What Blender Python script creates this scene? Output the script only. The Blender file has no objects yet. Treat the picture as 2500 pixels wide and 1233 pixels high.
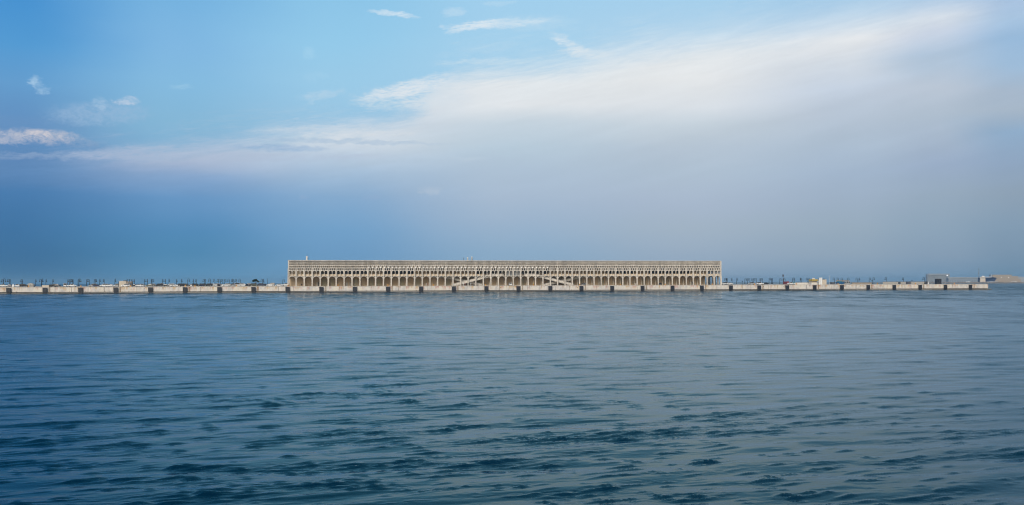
import bpy, bmesh, math, random
import numpy as np
from mathutils import Vector, Matrix

random.seed(7)
S = bpy.context.scene
C = S.collection
PI = math.pi

# ------------------------------------------------------------------ camera
F, CX, HOR = 2430.0, 1250.0, 688.7         # focal length and principal point in photo pixels
CAMX, CAMD, CAMH, YAW, ROLL = 187.3, 635.05, 6.3, 0.1845, -0.0025
SY, CY = math.sin(YAW), math.cos(YAW)
DECK = 4.07
cd = bpy.data.cameras.new('camera'); cam = bpy.data.objects.new('camera', cd); C.objects.link(cam)
cd.sensor_width = 36; cd.lens = 36 * F / 2500; cd.shift_y = (HOR - 616.5) / 2500
cd.clip_start = 0.5; cd.clip_end = 90000
cam.matrix_world = Matrix.Translation((CAMX, -CAMD, CAMH)) @ Matrix.Rotation(-YAW, 4, 'Z') @ Matrix.Rotation(PI/2, 4, 'X') @ Matrix.Rotation(ROLL, 4, 'Z')
S.camera = cam

def px_x(px, Y=0.0):                         # world x on the line y = Y along the quay
    t = (px - CX) / F
    return CAMX + (Y + CAMD) * (CY*t + SY) / (CY - SY*t)
def depth(X, Y):
    return SY*(X - CAMX) + CY*(Y + CAMD)
def at_depth(px, d):                         # world x,y at a forward distance d
    t = (px - CX) / F
    return CAMX + d*(SY + CY*t), -CAMD + d*(CY - SY*t)

# ------------------------------------------------------------------ materials
def lin(c):
    return tuple(((v/255)/12.92 if v/255 <= .04045 else ((v/255+.055)/1.055)**2.4) for v in c)
def newmat(name):
    m = bpy.data.materials.new(name); m.use_nodes = True
    nt = m.node_tree; b = nt.nodes['Principled BSDF']
    return m, nt, b
def mat(name, col, rough=.7, metal=0., var=.12, scale=1.5, spec=.5, stretch=(1,1,1), world=False):
    m, nt, b = newmat(name)
    b.inputs['Roughness'].default_value = rough; b.inputs['Metallic'].default_value = metal
    b.inputs['Specular IOR Level'].default_value = spec
    if var:
        tc = nt.nodes.new('ShaderNodeTexCoord'); mp = nt.nodes.new('ShaderNodeMapping'); mp.inputs['Scale'].default_value = stretch
        n = nt.nodes.new('ShaderNodeTexNoise'); n.inputs['Scale'].default_value = scale; n.inputs['Detail'].default_value = 5
        r = nt.nodes.new('ShaderNodeMapRange'); r.inputs['From Min'].default_value = .3; r.inputs['From Max'].default_value = .7
        r.inputs['To Min'].default_value = 1-var; r.inputs['To Max'].default_value = 1+var
        mx = nt.nodes.new('ShaderNodeVectorMath'); mx.operation = 'SCALE'; mx.inputs[0].default_value = col
        L = nt.links
        L.new(nt.nodes.new('ShaderNodeNewGeometry').outputs['Position'] if world else tc.outputs['Object'], mp.inputs['Vector']); L.new(mp.outputs['Vector'], n.inputs['Vector'])
        L.new(n.outputs['Fac'], r.inputs['Value']); L.new(r.outputs['Result'], mx.inputs['Scale']); L.new(mx.outputs['Vector'], b.inputs['Base Color'])
    else:
        b.inputs['Base Color'].default_value = (*col, 1)
    return m
MT = dict(
    cast=mat('pale_cast_concrete', (.60,.55,.485), .85, scale=.55, var=.22, stretch=(1,1,.22), world=True),
    tan=mat('tan_render', (.66,.50,.33), .9, scale=.12, var=.24, stretch=(1,1,.5), world=True),
    shut=mat('shutter_paint', (.50,.43,.29), .7, scale=.4, var=.06),
    doorw=mat('pale_door_paint', (.62,.57,.49), .6, var=.05),
    soffit_shade=mat('soffit_and_shaded_concrete', (.46,.39,.30), .9, var=.08),  # soffit tone; also puts shade into the inner columns and attic wall
    roofm=mat('roof_screed', (.40,.37,.33), .9),
    glass=mat('dark_window_glass', (.010,.016,.030), .08, var=0),
    frame=mat('window_frame_metal', (.05,.055,.065), .5, var=0),
    grey=mat('grey_concrete', (.36,.34,.31), .85, var=.15),
    dark=mat('wet_growth_and_shade', (.012,.012,.011), .6, var=.3, scale=2),
    deck=mat('quay_asphalt', (.30,.28,.25), .9, scale=.2),
    rubber=mat('black_rubber', (.014,.015,.020), .55, var=.25, scale=2),
    steel=mat('fender_steel', (.022,.024,.034), .5, var=.2, scale=3),
    lampm=mat('dark_lamp_paint', (.006,.014,.026), .5, var=0),
    lampg=mat('lantern_glass', (.10,.13,.16), .2, var=0),
    tyre=mat('tyre_rubber', (.012,.012,.012), .8, var=0),
    rim=mat('wheel_rim_alloy', (.45,.45,.46), .35, metal=.7, var=0),
    hl=mat('headlight_lens', (.75,.75,.75), .15, var=0),
    tl=mat('taillight_lens', (.35,.02,.02), .2, var=0),
    cglass=mat('car_glass', (.012,.014,.018), .06, var=0),
    white=mat('white_car_paint', (.78,.78,.77), .3, var=0),
    silver=mat('silver_car_paint', (.42,.43,.44), .3, metal=.3, var=0),
    black=mat('black_car_paint', (.012,.012,.014), .22, var=0),
    navy=mat('navy_car_paint', (.018,.03,.075), .25, var=0),
    olive=mat('olive_car_paint', (.10,.10,.06), .35, var=0),
    brown=mat('brown_car_paint', (.10,.075,.06), .35, var=0),
    orange=mat('orange_paint', (.62,.30,.05), .55, var=.2, scale=6),
    ochre=mat('ochre_canvas', (.36,.26,.06), .8, var=.15, scale=2),
    yellow=mat('yellow_paint', (.70,.46,.04), .5, var=.15, scale=5),
    rustl=mat('rusty_ladder_steel', (.30,.19,.08), .8, var=.3, scale=4),
    upper=mat('brightened_upper_render', (.70,.58,.43), .9, scale=.10, var=.22, world=True),  # lighter copy of the tan render, painted bright against the gallery shade
    glazed=mat('pale_glazed_screen', (.36,.37,.37), .35, var=.15, scale=.8),
    beige=mat('beige_block_wall', (.55,.48,.39), .85, var=.10),
    pale=mat('pale_painted_wall', (.66,.62,.56), .8, var=.10),
    brownw=mat('brown_stone_wall', (.30,.25,.20), .85, var=.2),
    bark=mat('bark', (.14,.10,.07), .9, var=.25, scale=6),
    leaf=mat('leaf_green', (.016,.036,.014), .6, var=.5, scale=1.2),
    red=mat('red_container_paint', (.22,.045,.05), .6, var=.15),
    blue=mat('blue_container_paint', (.015,.10,.24), .55, var=.15),
    teal=mat('teal_container_paint', (.02,.14,.20), .55, var=.15),
    slate=mat('slate_container_paint', (.085,.09,.11), .6, var=.15),
    whitep=mat('white_paint', (.80,.80,.78), .5, var=.05),
    skin=mat('skin', (.42,.26,.18), .6, var=0),
    clothd=mat('dark_cloth', (.02,.02,.028), .9, var=0),
    clothp=mat('pink_cloth', (.45,.22,.24), .9, var=0),
    clothw=mat('white_cloth', (.75,.74,.72), .9, var=0),
    clothy=mat('yellow_vest_cloth', (.75,.50,.03), .8, var=0),
    hair=mat('dark_hair', (.012,.010,.009), .7, var=0),
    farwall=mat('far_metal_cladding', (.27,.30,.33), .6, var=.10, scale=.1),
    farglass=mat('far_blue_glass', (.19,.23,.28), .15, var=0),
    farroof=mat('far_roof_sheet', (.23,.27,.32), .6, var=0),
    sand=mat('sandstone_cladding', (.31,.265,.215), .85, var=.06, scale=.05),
    rock=mat('breakwater_rock', (.20,.18,.165), .95, var=.35, scale=.3),
    gull=mat('gull_feather', (.35,.35,.36), .8, var=0),
)
def emat(name, col, e):
    m, nt, b = newmat(name); b.inputs['Base Color'].default_value = (*col, 1)
    b.inputs['Emission Color'].default_value = (*col, 1); b.inputs['Emission Strength'].default_value = e
    return m
MT['globe'] = emat('lit_globe_glass', (1,.96,.9), 1.3)
MT['spot'] = emat('lit_floodlight', (1,1,1), 1.2)

# quay wall concrete with rust, pink and ochre stains and joints
def quay_mat():
    m, nt, b = newmat('stained_quay_concrete'); N = nt.nodes; L = nt.links
    b.inputs['Roughness'].default_value = .9
    tc = N.new('ShaderNodeTexCoord')
    def noise(sx, sz, off, detail=3, dist=0.):
        mp = N.new('ShaderNodeMapping'); mp.inputs['Scale'].default_value = (sx, 1, sz); mp.inputs['Location'].default_value = (off, off*.37, 0)
        n = N.new('ShaderNodeTexNoise'); n.inputs['Scale'].default_value = 1; n.inputs['Detail'].default_value = detail; n.inputs['Distortion'].default_value = dist
        L.new(tc.outputs['Object'], mp.inputs['Vector']); L.new(mp.outputs['Vector'], n.inputs['Vector']); return n.outputs['Fac']
    def rng(s, a, c, lo=0., hi=1.):
        r = N.new('ShaderNodeMapRange'); r.inputs['From Min'].default_value = a; r.inputs['From Max'].default_value = c
        r.inputs['To Min'].default_value = lo; r.inputs['To Max'].default_value = hi; L.new(s, r.inputs['Value']); return r.outputs['Result']
    def mul(a, c):
        q = N.new('ShaderNodeMath'); q.operation = 'MULTIPLY'; L.new(a, q.inputs[0])
        if isinstance(c, (int, float)): q.inputs[1].default_value = c
        else: L.new(c, q.inputs[1])
        return q.outputs[0]
    def mix(a, col, f):
        q = N.new('ShaderNodeMix'); q.data_type = 'RGBA'; L.new(f, q.inputs[0])
        if isinstance(a, tuple): q.inputs[6].default_value = (*a, 1)
        else: L.new(a, q.inputs[6])
        q.inputs[7].default_value = (*col, 1); return q.outputs[2]
    sep = N.new('ShaderNodeSeparateXYZ'); L.new(tc.outputs['Object'], sep.inputs[0])
    up = rng(sep.outputs['Z'], 1.6, 3.6, .12, 1.)
    c = mix((.70,.655,.60), (.55,.525,.50), rng(noise(.45, .25, 3), .42, .62))
    c = mix(c, (.72,.66,.56), rng(noise(.16, .1, 9), .48, .66))
    c = mix(c, (.52,.27,.22), mul(mul(rng(noise(.55, .18, 21, 2), .54, .66), up), .75))
    c = mix(c, (.55,.34,.12), mul(mul(rng(noise(.70, .20, 45, 2), .57, .66), up), .75))
    c = mix(c, (.30,.17,.09), mul(mul(rng(noise(1.4, .12, 71, 2), .62, .70), up), .7))
    c = mix(c, (.20,.18,.15), mul(rng(noise(.9, .5, 90, 4), .60, .72), rng(sep.outputs['Z'], 2.4, 1.0, 0, .9)))
    # construction joints
    w = N.new('ShaderNodeMath'); w.operation = 'PINGPONG'; L.new(sep.outputs['X'], w.inputs[0]); w.inputs[1].default_value = 4.65
    c = mix(c, (.13,.11,.10), mul(rng(w.outputs[0], .13, .08), rng(noise(.11, .01, 5, 0), .45, .55)))
    L.new(c, b.inputs['Base Color']); return m
MT['quay'] = quay_mat()

# ------------------------------------------------------------------ mesh helpers
class MB:
    def __init__(s): s.bm = bmesh.new(); s.m = 0; s.mats = []
    def use(s, name):
        if name not in s.mats: s.mats.append(name)
        s.m = s.mats.index(name); return s
    def face(s, pts, smooth=False):
        f = s.bm.faces.new([s.bm.verts.new(p) for p in pts]); f.material_index = s.m; f.smooth = smooth; return f
    def box(s, x0, x1, y0, y1, z0, z1, tx=0., ty=0.):
        v = [s.bm.verts.new(p) for p in ((x0,y0,z0),(x1,y0,z0),(x1,y1,z0),(x0,y1,z0),
             (x0+tx,y0+ty,z1),(x1-tx,y0+ty,z1),(x1-tx,y1-ty,z1),(x0+tx,y1-ty,z1))]
        for q in ((3,2,1,0),(4,5,6,7),(0,1,5,4),(1,2,6,5),(2,3,7,6),(3,0,4,7)):
            f = s.bm.faces.new([v[i] for i in q]); f.material_index = s.m
        return s
    def tube(s, pts, rad, n=8, cap=True):
        pts = [Vector(p) for p in pts]; rings = []
        for i, p in enumerate(pts):
            d = (pts[min(i+1, len(pts)-1)] - pts[max(i-1, 0)]).normalized()
            a = d.cross(Vector((0,0,1)) if abs(d.z) < .9 else Vector((0,1,0))).normalized(); b = d.cross(a)
            r = rad[i] if isinstance(rad, (list, tuple)) else rad
            rings.append([s.bm.verts.new(p + (a*math.cos(2*PI*k/n) + b*math.sin(2*PI*k/n))*r) for k in range(n)])
        for i in range(len(rings)-1):
            for k in range(n):
                f = s.bm.faces.new((rings[i][k], rings[i][(k+1) % n], rings[i+1][(k+1) % n], rings[i+1][k])); f.material_index = s.m; f.smooth = True
        if cap:
            for r in (rings[0], rings[-1][::-1]):
                f = s.bm.faces.new(r[::-1]); f.material_index = s.m
        return s
    def lathe(s, prof, n=12, o=(0,0,0)):
        rings = [[s.bm.verts.new((o[0]+r*math.cos(2*PI*k/n), o[1]+r*math.sin(2*PI*k/n), o[2]+z)) for k in range(n)] for r, z in prof]
        for i in range(len(rings)-1):
            for k in range(n):
                f = s.bm.faces.new((rings[i][k], rings[i][(k+1) % n], rings[i+1][(k+1) % n], rings[i+1][k])); f.material_index = s.m; f.smooth = True
        for r in (rings[0][::-1], rings[-1]):
            f = s.bm.faces.new(r); f.material_index = s.m
        return s
    def prism(s, prof, y0, y1, ins=None):     # profile in (x, z) swept along y
        ins = ins or [0]*len(prof)
        a = [s.bm.verts.new((x, y0+i, z)) for (x, z), i in zip(prof, ins)]; b = [s.bm.verts.new((x, y1-i, z)) for (x, z), i in zip(prof, ins)]
        n = len(prof)
        for f in (a[::-1], b): s.bm.faces.new(f).material_index = s.m
        for k in range(n):
            f = s.bm.faces.new((a[k], a[(k+1) % n], b[(k+1) % n], b[k])); f.material_index = s.m
        return s
    def mesh(s, name, bevel=0.):
        if bevel: bmesh.ops.bevel(s.bm, geom=[e for e in s.bm.edges], offset=bevel, segments=1, affect='EDGES', clamp_overlap=True)
        bmesh.ops.recalc_face_normals(s.bm, faces=s.bm.faces)
        me = bpy.data.meshes.new(name); s.bm.to_mesh(me); s.bm.free()
        for k in s.mats: me.materials.append(MT[k])
        return me
def link(name, me, parent=None, loc=(0,0,0), rz=0.):
    o = bpy.data.objects.new(name, me); C.objects.link(o); o.location = loc; o.rotation_euler[2] = rz
    if parent: o.parent = parent
    return o
def tag(o, label, cat, group=None, kind=None):
    if label: o['label'] = label
    if cat: o['category'] = cat
    if group: o['group'] = group
    if kind: o['kind'] = kind
    return o
def empty(name, loc=(0,0,0), rz=0., label=None, cat=None, group=None):
    o = bpy.data.objects.new(name, None); C.objects.link(o); o.location = loc; o.rotation_euler[2] = rz
    o.empty_display_size = .5
    return tag(o, label, cat, group)
def copy_tree(o, parent=None):
    c = o.copy(); C.objects.link(c)
    if parent: c.parent = parent
    for ch in list(o.children): copy_tree(ch, c)
    return c
def structure(name, me): return tag(link(name, me), None, None, kind='structure')
ORD = 'first second third fourth fifth sixth seventh eighth ninth tenth eleventh twelfth thirteenth fourteenth fifteenth sixteenth seventeenth eighteenth nineteenth twentieth'.split()
TENS = {20:'twenty', 30:'thirty', 40:'forty', 50:'fifty', 60:'sixty', 70:'seventy', 80:'eighty'}
def ordw(n):
    if n <= 20: return ORD[n-1]
    t, u = n//10*10, n % 10
    return TENS[t][:-1] + 'ieth' if u == 0 else TENS[t] + '-' + ORD[u-1]

# ------------------------------------------------------------------ sky
def build_world():
    w = bpy.data.worlds.new('World'); S.world = w; w.use_nodes = True
    nt = w.node_tree; N = nt.nodes; L = nt.links; N.clear()
    out = N.new('ShaderNodeOutputWorld'); bg = N.new('ShaderNodeBackground'); L.new(bg.outputs[0], out.inputs[0])
    bg.inputs['Strength'].default_value = .1
    def put(sock, v):
        if isinstance(v, (int, float)): sock.default_value = v
        else: L.new(v, sock)
    def M(op, a, b=None, c=None, clamp=False):
        n = N.new('ShaderNodeMath'); n.operation = op; n.use_clamp = clamp
        put(n.inputs[0], a)
        if b is not None: put(n.inputs[1], b)
        if c is not None: put(n.inputs[2], c)
        return n.outputs[0]
    def sm(x, a, b, lo=0., hi=1., kind='SMOOTHSTEP'):
        n = N.new('ShaderNodeMapRange'); n.interpolation_type = kind
        put(n.inputs['Value'], x); put(n.inputs['From Min'], a); put(n.inputs['From Max'], b)
        n.inputs['To Min'].default_value = lo; n.inputs['To Max'].default_value = hi; return n.outputs['Result']
    def mix(f, a, b):
        n = N.new('ShaderNodeMix'); n.data_type = 'RGBA'; put(n.inputs[0], f)
        for k, v in ((6, a), (7, b)):
            if isinstance(v, tuple): n.inputs[k].default_value = (*v, 1)
            else: L.new(v, n.inputs[k])
        return n.outputs[2]
    tc = N.new('ShaderNodeTexCoord'); sp = N.new('ShaderNodeSeparateXYZ'); L.new(tc.outputs['Generated'], sp.inputs[0])
    x, y, z = sp.outputs
    fw = M('ADD', M('MULTIPLY', x, SY), M('MULTIPLY', y, CY)); rt = M('SUBTRACT', M('MULTIPLY', x, CY), M('MULTIPLY', y, SY))
    A0 = M('MULTIPLY', M('ARCTAN2', rt, fw), F); E0 = M('MULTIPLY', M('ARCSINE', M('MAXIMUM', M('MINIMUM', z, 1.), -1.)), F)
    def ae(px, py):                         # compass bearing and elevation, in units of 1/2430 radian
        a = math.atan((px-CX)/F); return a*F, math.atan((HOR-py)*math.cos(a)/F)*F
    def noise(sx, sy, seed, detail=5, rough=.55, dist=0., rot=0., A=A0, E=E0):
        cr, sr = math.cos(rot), math.sin(rot)
        a = M('ADD', M('MULTIPLY', A, cr), M('MULTIPLY', E, sr)); e = M('SUBTRACT', M('MULTIPLY', E, cr), M('MULTIPLY', A, sr))
        cb = N.new('ShaderNodeCombineXYZ'); L.new(M('MULTIPLY', a, 1/sx), cb.inputs[0]); L.new(M('MULTIPLY', e, 1/sy), cb.inputs[1]); cb.inputs[2].default_value = seed
        n = N.new('ShaderNodeTexNoise'); n.inputs['Scale'].default_value = 1; n.inputs['Detail'].default_value = detail
        n.inputs['Roughness'].default_value = rough; n.inputs['Distortion'].default_value = dist
        L.new(cb.outputs[0], n.inputs['Vector']); return M('SUBTRACT', n.outputs['Fac'], .5)
    # gentle warp so that no boundary is ruler-straight
    A = M('ADD', A0, M('MULTIPLY', noise(500, 160, 2, 3), 130)); E = M('ADD', E0, M('MULTIPLY', noise(420, 120, 11, 4), 50))
    EM = 720.
    def grid(cols, A, E, tone=lambda px, py, c: c):
        t = M('MULTIPLY', E, 1/EM, clamp=True); c = None; pa = None
        for px, stops in cols:
            r = N.new('ShaderNodeValToRGB'); L.new(t, r.inputs[0]); el = r.color_ramp.elements
            pts = sorted((min(max(ae(px, py)[1]/EM, 0), 1), tone(px, py, col)) for py, col in stops)
            while len(el) > 1: el.remove(el[0])
            el[0].position = pts[0][0]; el[0].color = (*lin(pts[0][1]), 1)
            for p, col in pts[1:]:
                e = el.new(p); e.color = (*lin(col), 1)
            a = ae(px, 300)[0]
            c = r.outputs[0] if c is None else mix(sm(A, pa, a), c, r.outputs[0]); pa = a
        return c
    clear = grid([
        (30, [(0,(70,150,213)),(100,(82,158,215)),(200,(98,160,210)),(290,(96,147,196)),(400,(90,138,186)),(520,(66,118,166)),(690,(62,112,152))]),
        (430, [(0,(116,182,228)),(100,(126,187,230)),(200,(130,190,228)),(300,(130,186,219)),(400,(122,172,210)),(690,(90,145,185))]),
        (830, [(0,(138,200,236)),(100,(145,205,238)),(200,(152,206,236)),(300,(150,199,229)),(400,(140,190,222))]),
        (1250, [(0,(158,210,241)),(100,(163,212,240)),(200,(162,210,238)),(300,(152,202,232))]),
        (1680, [(0,(164,211,240)),(100,(174,214,239)),(200,(180,215,238))]),
        (2080, [(0,(162,205,235)),(100,(172,207,232))]),
        (2470, [(0,(150,190,225)),(100,(150,185,218))])], A, E, lambda px, py, c: (c[0]+3, c[1]-3, c[2]-4))
    deck = grid([
        (30, [(360,(122,152,194)),(400,(104,143,188)),(460,(74,124,174)),(550,(63,114,161)),(620,(60,110,153)),(690,(64,114,152))]),
        (430, [(330,(176,194,216)),(365,(178,192,214)),(392,(166,182,208)),(425,(136,166,203)),(480,(104,150,195)),(560,(83,138,183)),(620,(78,135,176)),(690,(88,143,182))]),
        (830, [(300,(205,215,226)),(340,(206,216,226)),(385,(180,200,220)),(420,(164,189,214)),(480,(134,170,205)),(560,(114,160,200)),(620,(108,154,194)),(690,(112,156,190))]),
        (1250, [(150,(206,224,236)),(200,(224,230,234)),(250,(222,228,233)),(300,(195,210,222)),(360,(180,200,216)),(420,(172,192,212)),(480,(165,185,207)),(540,(154,178,203)),(620,(139,171,199)),(690,(134,164,190))]),
        (1680, [(80,(212,226,236)),(130,(227,232,235)),(190,(228,231,233)),(260,(214,221,228)),(305,(194,207,218)),(360,(180,196,212)),(420,(172,190,208)),(500,(165,182,203)),(560,(160,178,196)),(620,(150,171,193)),(690,(136,161,185))]),
        (2080, [(30,(208,224,237)),(90,(228,231,234)),(150,(210,218,227)),(220,(195,207,222)),(290,(178,193,210)),(350,(170,188,207)),(420,(160,180,203)),(500,(155,174,195)),(560,(150,170,188)),(620,(143,164,184)),(690,(122,152,180))]),
        (2290, [(0,(200,215,232)),(45,(216,223,231)),(85,(200,211,227)),(135,(176,196,217)),(170,(177,195,214)),(220,(186,198,213)),(290,(173,189,206)),(400,(152,172,198)),(480,(148,168,188)),(560,(140,163,184)),(620,(133,156,179)),(690,(112,145,174))]),
        (2470, [(0,(172,196,224)),(45,(168,195,222)),(100,(152,185,217)),(165,(158,187,215)),(220,(167,184,203)),(270,(165,182,200)),(330,(141,170,199)),(400,(142,165,192)),(480,(140,160,180)),(560,(130,155,178)),(620,(121,147,171)),(690,(102,136,163))])], A, E, lambda px, py, c: (c[0]+2, c[1]+1, c[2]+0) if px >= 1250 and py > 230 else c)
    # upper edge of the long cloud deck
    edge = [(-200,415),(60,408),(150,388),(400,354),(650,324),(800,313),(900,302),(980,286),(1030,258),(1085,190),(1150,166),(1250,154),(1400,140),(1500,114),(1650,96),(1800,73),(1950,54),(2100,28),(2300,-8),(2700,-90)]
    fc = N.new('ShaderNodeFloatCurve'); cv = fc.mapping.curves[0]
    a0, a1 = ae(-200, 0)[0], ae(2700, 0)[0]
    pts = [((ae(px, py)[0]-a0)/(a1-a0), ae(px, py)[1]/900.) for px, py in edge]
    cv.points[0].location = pts[0]; cv.points[1].location = pts[-1]
    for p in pts[1:-1]: cv.points.new(*p)
    for p in cv.points: p.handle_type = 'AUTO_CLAMPED'
    fc.mapping.update(); L.new(sm(A0, a0, a1, kind='LINEAR'), fc.inputs['Value'])
    EE = M('MULTIPLY', fc.outputs[0], 900.)
    n1 = noise(170, 24, 31, 6, .64, .7, .17); n2 = noise(62, 6, 37, 4, .66, 1.2, .13); n0 = noise(420, 70, 35, 4, .5, 0., .2); n3 = noise(26, 5, 39, 3, .62, 1.5, .1)
    d = M('SUBTRACT', EE, E0)
    rag = sm(A0, ae(1500,0)[0], ae(2100,0)[0], 1., .55)
    dn = M('ADD', d, M('ADD', M('MULTIPLY', M('ADD', M('MULTIPLY', n1, 74), M('ADD', M('MULTIPLY', n2, 42), M('MULTIPLY', n3, 14))), rag), M('MULTIPLY', n0, 34)))
    soft = sm(A0, ae(900,0)[0], ae(2000,0)[0], 50, 80)
    mk = sm(dn, M('MULTIPLY', soft, -.75), soft)
    thin = sm(dn, -85, 5, 0, .34)           # translucent fringe above the edge
    mk = M('MAXIMUM', mk, M('MULTIPLY', thin, sm(M('ADD', n2, M('MULTIPLY', n1, .5)), -.08, .26)))
    n4 = noise(620, 60, 43, 3, .5, .3, .24); n5 = noise(240, 26, 44, 4, .55, .5, .20)
    wisp = M('ADD', M('MULTIPLY', n1, .55), M('MULTIPLY', n2, .45))
    dk = N.new('ShaderNodeVectorMath'); dk.operation = 'SCALE'; L.new(deck, dk.inputs[0])
    amt = M('MULTIPLY', sm(d, 250, 10), .22)
    broad = M('MULTIPLY', M('ADD', M('MULTIPLY', n4, .15), M('MULTIPLY', n5, .06)), sm(E0, 60, 330))
    L.new(M('ADD', M('ADD', 1.02, broad), M('MULTIPLY', wisp, amt)), dk.inputs['Scale'])
    sky = mix(mk, clear, dk.outputs[0])
    # blue slit between the two tongues of cloud, thin grey-blue lines under the left streak
    na = M('ADD', M('MULTIPLY', noise(52, 11, 51, 5, .66, 1.3, .15), .8), M('MULTIPLY', n3, .55)); nb = M('ADD', M('MULTIPLY', noise(24, 15, 57, 4, .64, 1.2), .8), M('MULTIPLY', noise(9, 6, 58, 2, .6, .8), .45))
    P = N.new('ShaderNodeCombineXYZ'); wx = M('ADD', M('MULTIPLY', noise(40, 26, 71, 4, .65, .6), 62), M('MULTIPLY', na, 16)); wy = M('ADD', M('MULTIPLY', noise(34, 22, 73, 4, .65, .6), 20), M('MULTIPLY', nb, 9))
    L.new(M('ADD', A0, wx), P.inputs[0]); L.new(M('ADD', E0, wy), P.inputs[1])
    gains = {}
    def cloud(px, py, w, h, rot, col, op, kind=0, gain=1.5, lo=.22, hi=1.25):
        nonlocal sky
        a, e = ae(px, py)
        mp = N.new('ShaderNodeMapping'); mp.vector_type = 'TEXTURE'; L.new(P.outputs[0], mp.inputs[0])
        mp.inputs['Location'].default_value = (a, e, 0); mp.inputs['Rotation'].default_value = (0, 0, rot); mp.inputs['Scale'].default_value = (w*1.75, h*1.8, 1)
        dt = N.new('ShaderNodeVectorMath'); dt.operation = 'DOT_PRODUCT'; L.new(mp.outputs[0], dt.inputs[0]); L.new(mp.outputs[0], dt.inputs[1])
        if (kind, gain) not in gains: gains[kind, gain] = M('MULTIPLY_ADD', nb if kind else na, gain*1.6, 1.)
        m = sm(M('MULTIPLY', sm(dt.outputs['Value'], 1., 0.), gains[kind, gain]), lo, hi+.25, 0., op*.83)
        sky = mix(m, sky, lin(col))
    W = (222,230,237)
    cloud(1005,232,115,26,.10,(216,227,235),.95, gain=1.6)
    cloud(960,222,60,12,.22,W,.9); cloud(1040,205,70,16,.30,W,.9); cloud(1075,250,70,26,.1,(212,223,232),.8)
    cloud(960,280,75,9,.02,(152,196,226),.5)
    cloud(860,345,190,5,-.01,(150,182,212),.65, gain=1.); cloud(690,360,95,7,.0,(134,172,210),.8, gain=1.); cloud(560,382,330,9,.03,(176,190,212),.6); cloud(1000,395,220,8,.02,(178,196,214),.5); cloud(800,312,150,7,.06,(206,217,228),.7); cloud(330,368,120,12,.08,(180,193,214),.7)
    cloud(880,326,120,9,.05,(218,224,230),.8); cloud(260,375,110,10,.06,(158,178,208),.55)
    cloud(245,275,95,22,.10,(160,188,218),.75, 1, 1.3); cloud(315,245,24,9,.08,(196,210,228),.9, 1); cloud(250,250,10,14,.6,(170,200,226),.6, 1)
    cloud(110,329,62,13,-.04,(206,204,210),1., 1, 1.5); cloud(95,321,26,8,0,(216,210,213),.9, 1, 1.2); cloud(14,331,40,13,-.05,(198,200,210),.95, 1, 1.4); cloud(90,340,120,9,0,(150,168,198),.55, 1)
    cloud(45,377,70,7,.02,(150,172,204),.7); cloud(150,352,90,8,0,(92,140,188),.5); cloud(60,300,110,14,0,(112,152,196),.5)
    cloud(95,205,22,10,-.7,(160,196,226),.8, 1); cloud(83,196,7,12,.5,(165,200,228),.8, 1)
    cloud(965,33,52,5,-.08,(218,232,242),1., 0, 1.2); cloud(1108,28,26,8,.1,(196,222,240),.75, 1)
    cloud(1225,58,105,9,.07,(222,233,241),1., 0, 1.5); cloud(1160,64,62,7,.22,(222,233,241),.95, 0, 1.4); cloud(1300,56,90,16,.0,(190,219,238),.6); cloud(1085,65,10,4,0,(205,225,240),.7)
    cloud(1395,108,46,10,-.50,(214,228,238),.95, 0, 1.3); cloud(1440,132,60,11,-.1,(220,230,237),.9); cloud(1365,97,16,5,-.3,(214,229,240),.9)
    cloud(1200,116,70,9,.1,(186,216,236),.45); cloud(1210,150,120,6,.02,(208,226,237),.55)
    cloud(758,128,13,14,-.5,(168,212,238),.75, 1); cloud(768,186,26,9,.2,(168,210,236),.5, 1)
    cloud(790,230,48,9,.18,(184,212,232),.8); cloud(760,240,16,9,.9,(178,210,232),.6, 1); cloud(443,208,20,6,.1,(158,202,230),.7)
    cloud(1055,465,26,8,.05,(186,200,216),.7, 1, 1.4); cloud(742,484,11,8,.3,(150,176,208),.7, 1); cloud(908,481,20,6,.1,(150,176,208),.7, 1)
    cloud(1145,386,40,4,0,(196,210,222),.5); cloud(1220,8,40,5,.05,(190,220,240),.6)
    # the rest of the dome: physical sky
    st = N.new('ShaderNodeTexSky'); st.sky_type = 'NISHITA'; st.sun_disc = False
    st.sun_elevation = SUN_EL; st.sun_rotation = SUN_ROT; st.air_density = 1.2; st.dust_density = 2.5; st.ozone_density = 1.5
    def back(col, k):
        g = N.new('ShaderNodeBackground'); g.inputs['Strength'].default_value = .1
        v = N.new('ShaderNodeVectorMath'); v.operation = 'SCALE'; L.new(col, v.inputs[0]); v.inputs['Scale'].default_value = k
        L.new(v.outputs[0], g.inputs['Color']); return g.outputs[0]
    def mixs(f, a, b):
        g = N.new('ShaderNodeMixShader'); L.new(f, g.inputs[0]); L.new(a, g.inputs[1]); L.new(b, g.inputs[2]); return g.outputs[0]
    far = M('MAXIMUM', sm(M('ABSOLUTE', A0), F*.75, F*1.5), sm(E0, F*.6, F*1.35))
    # clear haze near the horizon, cloud higher up, the physical sky over the rest of the dome
    low = mixs(sm(E0, 195, 205, kind='LINEAR'), back(deck, 10.2), back(sky, 10))
    N.remove(bg); L.new(mixs(far, low, back(st.outputs[0], 1)), out.inputs[0])
    w.cycles.sampling_method = 'NONE'

SUN_EL = math.radians(33)
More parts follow.
